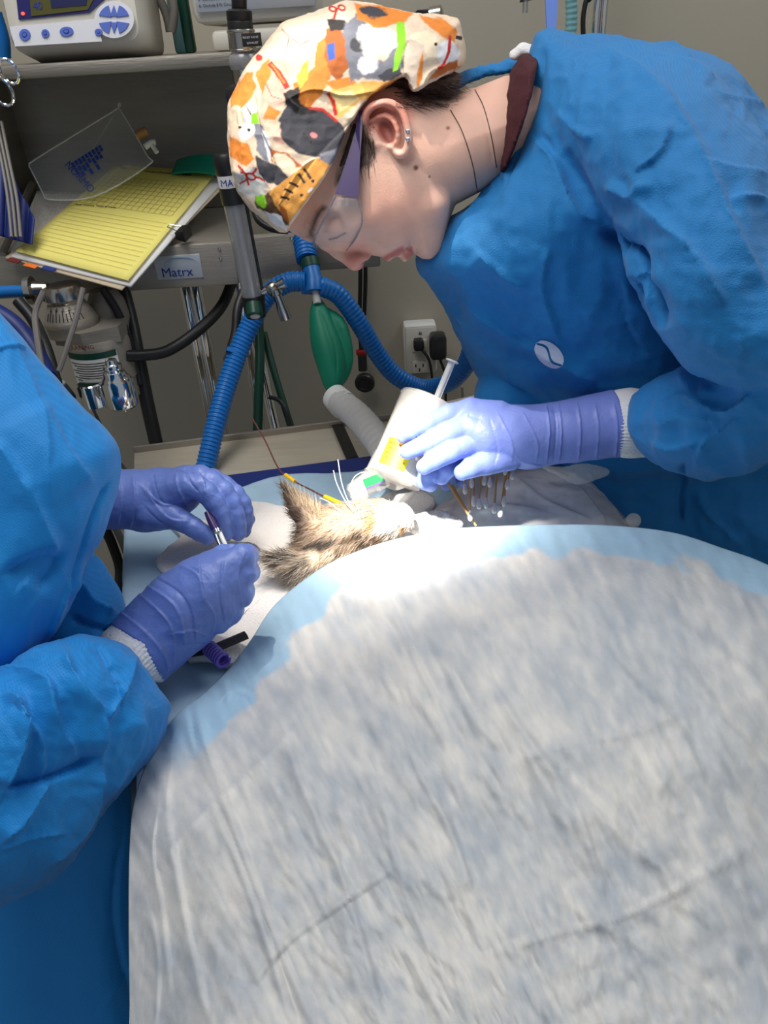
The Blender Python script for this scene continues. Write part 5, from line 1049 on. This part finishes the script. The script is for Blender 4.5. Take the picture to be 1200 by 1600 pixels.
c = paint(v.V, s(160, 138, 118), [([(430, 745), (450, 755), (470, 800), (480, 830), (455, 850), (450, 800)], s(96, 78, 66), 10, 6), ([(395, 862), (450, 858), (480, 880), (450, 895), (400, 880)], dk, 8, 5), (disc(520, 815, 40, 16, -10), s(178, 150, 126), 12, 8),
   (disc(480, 880, 50, 14, -14), crm, 10, 6), (disc(450, 905, 45, 12, -50), s(110, 96, 84), 8, 8), (disc(500, 850, 30, 7, -10), dk, 8, 6), (disc(552, 843, 18, 8, -20), s(100, 80, 62), 6, 5), (disc(620, 812, 36, 30), wt, 10, 8),
   (disc(580, 815, 10, 14), s(160, 120, 84), 6, 6), (disc(632, 830, 7, 12), s(170, 120, 60), 4, 5), (disc(590, 845, 8, 6), s(120, 90, 70), 4, 4), (disc(420, 990, 22, 60, 10), s(120, 100, 84), 16, 10), (disc(560, 840, 6, 3, -20), s(30, 25, 22), 2, 1)])
v.build('body', furm, cat, c)
Nw = v.N; idx = RNG.choice(len(v.V), 26000); pv, pn, pc = v.V[idx], Nw[idx], c[idx]
keep = (pv[:, 1] < 1010) & (pn[:, 2] < .6); pv, pn, pc = pv[keep], pn[keep], pc[keep]
fl = np.tile(np.array([-1., .35, 0]), (len(pv), 1)); m1 = (pv[:, 0] < 505) & (pv[:, 1] < 815); fl[m1] = (-.75, -1, 0)
m2 = (pv[:, 1] > 850); fl[m2] = (-1, .55, 0); m3 = (pv[:, 0] < 470) & (pv[:, 1] < 892) & m2; fl[m3] = (-1, -.05, 0)
fl /= np.linalg.norm(fl, axis=1)[:, None]; dvv = fl*1.0+pn*.45
rw = P(pv[:, 0], pv[:, 1], DC+pv[:, 2]*DC/F)
strands('fur', rw, dirw(dvv), .0085, .00055, pc*RNG.uniform(.75, 1.35, (len(pc), 1)), furm, cat, (0, 0, -.1), .22, 3)
sel = (pv[:, 1] > 862) & (pv[:, 0] < 560) & (RNG.random(len(pv)) < .8); 
strands('ruff', rw[sel], dirw(dvv[sel]), .019, .0005, np.tile(np.array(s(222, 206, 186)), (sel.sum(), 1))*RNG.uniform(.6, 1.1, (sel.sum(), 1)), furm, cat, (0, 0, -.15), .25, 4)
# ear tuft hairs: pale, lit
n = 170; rt = np.column_stack([RNG.uniform(452, 505, n), np.zeros(n), RNG.uniform(-18, -6, n)]); rt[:, 1] = 775+(rt[:, 0]-452)*.65+RNG.uniform(-5, 10, n)
strands('ear_tuft', P(rt[:, 0], rt[:, 1], DC+rt[:, 2]*DC/F), dirw(np.tile(np.array([-.25, -1., -.3]), (n, 1))), .022, .0006, np.tile(np.array(s(232, 208, 176)), (n, 1)), furm, cat, (0, 0, .05), .2, 4)
for pts in ([(556, 800), (545, 785), (534, 755), (528, 718)], [(552, 800), (538, 780), (526, 755), (521, 735)], [(562, 800), (548, 770), (552, 748), (566, 738), (578, 740)], [(548, 812), (532, 800), (515, 785), (500, 778)]):
    MB().tube([P(a, b, DC-.02) for a, b in cr(pts, 5)], .0005, 5).build('whisker', M['white'], cat)
# ================================================================ THINGS AROUND THE CAT
kc = .80/F
cup = thing('medicine_cup', P(617, 752, .80), 'white tub in a clear sleeve with yellow label held over the cat', 'cup')
ca0, ca1 = P(616, 748, .795), P(668, 628, .805); cdv = nrm(ca1-ca0); cl = np.linalg.norm(ca1-ca0)
rp = 31*kc; MB().lathe(ca0, cdv, [(0, rp*.93), (.0015, rp), (cl*.97, rp*1.03), (cl*.97, rp*.97), (.004, rp*.9)], 48).build('tub', M['cupw'], cup)
ro = 43*kc; MB().lathe(ca0-cdv*.001, cdv, [(0, ro), (cl, ro*1.04), (cl+.001, ro*1.01), (cl, ro*.985), (.002, ro*.95)], 48).build('clear_sleeve', M['cupc'], cup)
MB().lathe(ca0+cdv*cl*.97, cdv, [(0, ro*1.0), (.002, ro*1.07), (.004, ro*1.04), (.004, ro*.9), (0, ro*.92)], 48).build('rim', M['cupc'], cup)
tocam = nrm(CAM-ca0); sx = nrm(np.cross(cdv, tocam)); sz = np.cross(sx, cdv)
def cwrap(r, a0, a1, h0, h1, m, nm, par, n=14):
    V = [ca0+cdv*h+(sx*math.sin(t)+sz*math.cos(t))*r for t in np.linspace(math.radians(a0), math.radians(a1), n) for h in (h0, h1)]
    return mk(nm, V, [(2*i, 2*i+1, 2*i+3, 2*i+2) for i in range(n-1)], m, par)
lb = cwrap(ro*1.03, -46, 12, .006, .036, M['lab'], 'label', cup)
sgx = 1
for k in range(4): cwrap(ro*1.045, -40+(k % 2)*3, 6-(k % 3)*4, .029-k*.0055, .0312-k*.0055, M['labr'], 'print_line', lb, 8)
syr = thing('syringe', P(690, 640, .79), 'white syringe plunger sticking up from the gloved hand beside the tub', 'syringe')
a, b = P(706, 566, .79), P(672, 648, .80); dv = nrm(b-a)
MB().tube([a, b], .0028, 14).build('plunger_rod', M['white'], syr); MB().box((a+b)/2, (.0075, np.linalg.norm(b-a), .0012), (nrm(np.cross(dv, tocam)), dv, tocam)).build('plunger_rib', M['white'], syr)
MB().lathe(a, -dv, [(0, .0055), (.0006, .0072), (.0018, .0072), (.0024, .006)], 24).build('thumb_rest', M['white'], syr)
MB().lathe(b-dv*.004, dv, [(0, .0085), (.002, .0085), (.002, .006), (.045, .006)], 20).build('barrel', M['cupc'], syr)
# cotton swabs -----------------------------------------------------
def swab():
    r = thing('cotton_swab', (0, 0, 0), 'x', 'cotton swab', 'cotton swabs below the gloved hand')
    MB().lathe((0, 0, .004), (0, 0, 1), [(0, .0011), (.14, .0011)], 8).build('stick', M['swabstick'], r)
    MB().lathe((0, 0, -.001), (0, 0, 1), [(0, .0006), (.001, .002), (.004, .0029), (.008, .0027), (.012, .0018), (.014, .0011)], 14).build('cotton_tip', M['cotton'], r)
    return r
sw0 = swab(); first = True
tips = [(727, 771, 'leftmost short'), (737, 761, 'second from left, close under the glove,'), (756, 757, 'left one of the close pair'), (765, 760, 'right one of the close pair'), (789, 741, 'highest at right, touching the glove'), (800, 748, 'rightmost, slanting'), (792, 763, 'lone one on the right lying clear'), (740, 790, 'left end of the middle row'), (748, 794, 'partly hidden second of the middle row'), (759, 793, 'fat third of the middle row'), (735, 813, 'lowest at left beside the long bare stick'), (772, 801, 'fourth of the lower row'), (781, 807, 'lowest at right'), (787, 790, 'right end of the middle row, in shadow')]
for i, (u, vv, d_) in enumerate(tips):
    if first: o = sw0; first = False
    else:
        o = sw0.copy(); COL.objects.link(o)
        for ch in list(sw0.children): q_ = ch.copy(); COL.objects.link(q_); q_.parent = o
    t_ = P(u, vv, .835-.0004*(vv-760)); e_ = P(770+(u-760)*1.3+RNG.uniform(-8, 8), 655, .90)
    o.location = t_; o.rotation_euler = Vector(e_-t_).to_track_quat('Z', 'Y').to_euler(); o['label'] = 'cotton swab with white tip, '+d_+' of the bundle'
for i, (a, b, l) in enumerate((((706, 758), (744, 822), 'long bare wooden stick slanting down right at the left of the swabs'), ((700, 755), (733, 806), 'bare wooden stick next to the longest one'))):
    tag(MB().tube([P(*a, .85), P(*b, .82)], .0013, 8).build('wooden_stick', M['swabstick']), l, 'stick')
# padded bump behind the drape
bolm = mat('bolster_film', s(226, 222, 224), .6, var=.18, vscale=14, bump=.4, bscale=40)
v = Vol((620, 715, -120), (1030, 960, 160), 3, .90)
v.infl(sp([(650, 940), (665, 812), (695, 782), (740, 750), (800, 736), (870, 738), (915, 752), (948, 780), (980, 824), (1010, 880), (1000, 940), (800, 955)], 3), 40, 80, lambda U, V: 60-.5*np.clip(V-770, 0, 200))
v.mesh(1); crumple(v, 3, .014, 1); v.folds([(((880, 735), (915, 775), (950, 820)), 10, 6, 's'), (((800, 740), (850, 780), (930, 815)), 12, 5, 's'), (((740, 800), (790, 790), (850, 800)), 16, 5, 's')])
tag(v.build('bolster', bolm), 'whitish padded bolster under the swabs, behind the top edge of the drape', 'bolster')
v = Vol((640, 770, -40), (740, 860, 60), 2, .83); v.chain([(655, 820, 0, 16), (685, 812, 0, 14), (712, 820, 5, 10)], 8); v.mesh(2); v.push(2*ridge(v.V*.08))
tag(v.build('gauze', M['towel']), 'bright white gauze beside the muzzle of the cat', 'gauze')
v = Vol((835, 715, -30), (965, 770, 40), 1.6, .88); v.infl(sp([(842, 728), (880, 730), (912, 724), (948, 730), (952, 742), (930, 750), (900, 757), (870, 742)], 3), 14, 7); v.mesh(1); v.push(1.2*ridge(v.V*.06))
tag(v.build('clear_pouch', M['bagp']), 'clear plastic pouch tip sticking out beneath the glove at right', 'pouch')
tag(MB().tube([P(858, 732, .88), P(890, 744, .875)], .0012, 8).build('wooden_stick', M['swabstick']), 'wooden stick inside the clear plastic pouch', 'stick')
kb = P(990, 813, .86); tag(MB().lathe(kb, (0, -.8, .6), [(-.02, .005), (-.004, .008), (0, .009), (.004, .0075), (.006, .004), (.0062, .001)], 18).build('knob', M['cupc']), 'small clear round knob at the right end behind the drape', 'knob')
# tube adapter
ta_ = thing('tube_adapter', P(575, 760, .86), 'clear and white tube adapter with green sticker left of the tub', 'adapter')
MB().lathe(P(548, 775, .86), P(600, 738, .87)-P(548, 775, .86), [(0, .009), (.004, .013), (.030, .014), (.032, .017), (.045, .017), (.047, .012)], 26).build('body', M['cupc'], ta_)
MB().lathe(P(585, 742, .865), P(600, 715, .88)-P(585, 742, .865), [(0, .012), (.03, .014)], 20).build('elbow', M['whose'], ta_)
a = P(584, 750, .845); axx = (nrm(P(600, 744, .845)-P(570, 756, .845)),); yy3 = nrm(np.cross(tocam, axx[0])); zz3 = np.cross(axx[0], yy3)
sk = MB().box(a, (.024, .010, .001), (axx[0], yy3, zz3)).build('sticker', M['grn'], ta_, False)
MB().box(a-yy3*.0062, (.024, .0022, .0012), (axx[0], yy3, zz3)).build('sticker_band', M['pur'], sk, False)
# sensor lead with yellow sleeves
sl = thing('sensor_lead', P(470, 755, .9), 'thin brown lead with two yellow sleeves above the cat ear', 'lead')
lp_ = [P(395, 655, 1.0), P(415, 690, .97), P(436, 733, .93), P(460, 752, .90), P(485, 765, .87), P(508, 777, .84), P(540, 792, .80)]
MB().tube(lp_, .0010, 8, sm=6).build('wire', M['lead'], sl)
MB().tube([P(446, 742, .915), P(461, 753, .899)], .0026, 12).build('sleeve', M['yel'], sl); MB().tube([P(508, 776, .838), P(532, 787, .812)], .0026, 12).build('sleeve', M['yel'], sl)
# black strap and purple coil under the near glove
tag(MB().tube([PZ(285, 1022, TZ+.042), PZ(330, 1014, TZ+.044), PZ(352, 1006, TZ+.044), PZ(385, 992, TZ+.044)], .006, 12, sm=3, flat=.4).build('black_strap', M['black']), 'flat black strap under the near violet glove', 'strap')
hp = []; a, b = PZ(326, 1012, TZ+.050), PZ(350, 1034, TZ+.050); x_, y_, d_ = basis(b-a)
for t in np.linspace(0, 1, 110): hp.append(a+(b-a)*t+.006*(math.cos(t*44)*x_+math.sin(t*44)*y_))
tag(MB().tube(hp, .0016, 6).build('coiled_cord', M['coil']), 'short purple coiled cord peeking out below the near glove', 'cord')
# ================================================================ BIG DRAPE
rim = cr([(206, 1780), (205, 1600), (203, 1450), (204, 1330), (212, 1250), (238, 1175), (275, 1120), (318, 1085), (355, 1050), (392, 1002), (432, 944), (500, 890), (560, 862), (620, 843), (700, 828), (780, 823), (850, 821), (950, 822), (1050, 833), (1130, 858), (1200, 884), (1320, 945), (1500, 1080), (1620, 1300), (1650, 1780)], 14)
Cc = np.array([850., 1820.]); hf = tps([(1400, 1000, .05), (1200, 885, .085), (1050, 832, .10), (850, 822, .11), (700, 828, .095), (600, 850, .07), (500, 892, .055), (430, 945, .045), (350, 1055, .035), (275, 1120, .03), (210, 1260, .02), (205, 1500, .02), (206, 1780, .02),
   (400, 1200, .085), (320, 1150, .055), (600, 1000, .105), (800, 950, .135), (1000, 980, .135), (1200, 1100, .125), (600, 1300, .125), (900, 1300, .14), (1200, 1500, .12), (400, 1500, .10), (800, 1800, .12), (300, 1350, .075), (290, 1650, .075), (1500, 1500, .08)])
ns, nr = len(rim), 230
rr = np.r_[np.linspace(.02, .93, nr-40), np.linspace(.934, 1, 40)]
UVr = Cc+(rim[:, None, :]-Cc)*rr[None, :, None]; U, V = UVr[..., 0], UVr[..., 1]
H = hf(U, V)
creases = [(((285, 1085), (300, 1150), (320, 1210), (345, 1280), (385, 1380), (420, 1480), (445, 1560), (470, 1620)), 7, 3.2, 'r'), (((305, 1080), (318, 1150), (345, 1230), (372, 1310), (405, 1400), (440, 1490), (490, 1600)), 6, 3.0, 'r'),
  (((296, 1100), (310, 1180), (335, 1250), (375, 1340)), 5, -2.6, 'r'), (((215, 1400), (260, 1340), (310, 1280), (400, 1200), (480, 1120)), 6, 2.0, 'r'), (((380, 1560), (440, 1480), (520, 1420), (640, 1340)), 6, 2.0, 'r'),
  (((360, 1290), (400, 1400), (450, 1530), (480, 1640)), 16, -2.5, 'r'), (((270, 1180), (262, 1260), (275, 1350), (300, 1480), (330, 1600)), 16, 3.5, 's'), (((440, 1120), (470, 1220), (520, 1330), (560, 1450), (600, 1600)), 18, 3, 's'), (((640, 1180), (700, 1290), (740, 1400)), 20, 2.5, 's'), (((760, 1060), (830, 1160), (900, 1260), (940, 1380)), 20, 3, 's'), (((900, 1240), (1000, 1330), (1100, 1400)), 16, 2.5, 's'), (((590, 900), (620, 960), (650, 1030), (680, 1090), (708, 1165)), 6, 1.4, 's'), (((700, 975), (780, 968), (880, 965), (900, 1000)), 8, 1.6, 's'), (((890, 965), (910, 1020), (960, 1080)), 10, 2.0, 's'),
  (((930, 1000), (1000, 1080), (1060, 1140), (1100, 1220)), 14, 2.5, 's'), (((1040, 960), (1110, 1010), (1180, 1060), (1220, 1120)), 14, 2.5, 's'), (((1100, 1100), (1160, 1160), (1220, 1230)), 8, 2, 's'), (((800, 1190), (900, 1160), (1000, 1140), (1090, 1100)), 10, 1.8, 's'),
  (((700, 1040), (740, 1120), (790, 1180)), 9, 1.6, 's'), (((900, 910), (980, 900), (1060, 880)), 10, 1.8, 's'), (((740, 1500), (860, 1460), (1000, 1420), (1200, 1300)), 9, 1.6, 's'), (((860, 1400), (1000, 1480), (1150, 1590)), 10, 1.4, 's'),
  (((250, 1250), (240, 1330), (255, 1420), (270, 1560)), 10, 2.6, 's'), (((235, 1420), (250, 1500), (245, 1600)), 8, 2, 's'), (((340, 1100), (360, 1080), (385, 1085), (400, 1100)), 3.5, 1.4, 'r'), (((350, 1060), (358, 1085), (352, 1100)), 3, 1.3, 'r'), (((625, 930), (610, 880), (600, 852)), 4, .9, 's'), (((545, 880), (590, 940), (640, 990)), 6, 1.2, 's'), (((560, 1180), (600, 1260), (620, 1360)), 9, 1.2, 's'), (((1040, 850), (1060, 870), (1075, 900)), 4, 1.2, 's'), (((830, 822), (835, 850), (845, 880)), 3, .8, 'r'), (((905, 822), (903, 850)), 3, .8, 'r')]
Hd = np.zeros_like(H)
for pts, wd, amp, kd in creases:
    pts = cr(pts, 5); d, t, sd = segd(pts, U, V); fall = np.clip(np.sin(PI*np.clip(t, .03, .97))*2., 0, 1)
    Hd += .0019*amp*fall*(np.exp(-(d/wd)**1.4) if kd == 'r' else np.exp(-d/np.where(sd > 0, wd*1.4, wd*.3)))
p3 = np.stack([U, V, 0*U], -1); rot = np.stack([(U*.9-V*.45)*.012, (U*.45+V*.9)*.0045, 0*U], -1)
Hd += .005*fbm(p3*.006, 2)+.0030*ridge(rot*.55, 2)+.0014*ridge(rot*2.2+7, 2)+.0008*ridge(rot*4.5+2, 2)+.0002*fbm(rot*7, 2)
H = H+Hd
dirs = np.stack([(U-600)/F, (800-V)/F, -np.ones_like(U)], -1)@R.T
Wp = CAM+dirs*((TZ+H-CAM[2])/dirs[..., 2])[..., None]
# skirt: last ring continues down
sk_ = []; last = Wp[:, -1]; inward = nrm(1)*0
for k in range(1, 13):
    p = last.copy(); drop = np.where(rim[:, 0] < 300, .42, np.maximum(last[:, 2]-TZ-.024, .01)); out = last-Wp[:, -4]; out[:, 2] = 0; out /= np.linalg.norm(out, axis=1)[:, None]+1e-9
    p[:, 2] -= drop*(k/12)**1.3; p[:, :2] -= .004*(k/12)*out[:, :2]*np.where(rim[:, 0] < 300, 0, 1)[:, None]; sk_.append(p)
Wp = np.concatenate([Wp, np.stack(sk_, 1)], 1); nt = Wp.shape[1]
dr_ = np.stack([sd2(rim, U[:, j], V[:, j]) for j in range(nr)], 1)
nz = fbm(p3*.03, 3); bw = 42+14*nz+np.clip((700-U)/400, 0, 1)*22
bord = np.clip((bw-dr_)/8+.5, 0, 1)*np.clip((1210-V)/60, 0, 1)
mot = .5*fbm(rot*1.6+5, 4)+.42*fbm(rot*8+3, 4)+.4*fbm(p3*.022, 4); mot = np.clip(.5+mot*.62, 0, 1)[..., None]
colr = np.array(s(166, 172, 179))*(1-mot)+np.array(s(208, 205, 200))*mot
fine = 1+.05*fbm(rot*12, 2)[..., None]; colr = colr*fine
bcol = np.array(s(150, 182, 204))*(1+.06*fbm(rot*8, 2)[..., None]); colr = colr*(1-bord[..., None])+bcol*bord[..., None]
colr = np.concatenate([colr, np.repeat(colr[:, -1:], 12, 1)], 1)
drm = mat('drape_paper', (1, 1, 1), .72, vcol='tint', bump=.35, bscale=110, sheen=.1)
o = mk('surgical_drape', Wp.reshape(-1, 3), [f[::-1] for f in grid_faces(ns, nt)], drm)
at = o.data.color_attributes.new('tint', 'FLOAT_COLOR', 'POINT'); at.data.foreach_set('color', np.column_stack([colr.reshape(-1, 3), np.ones(ns*nt)]).astype(np.float32).ravel())
solid(o, .0008, -1); tag(o, 'large whitish quilted surgical drape with pale blue border covering the patient', 'drape')
bpy.context.view_layer.update()
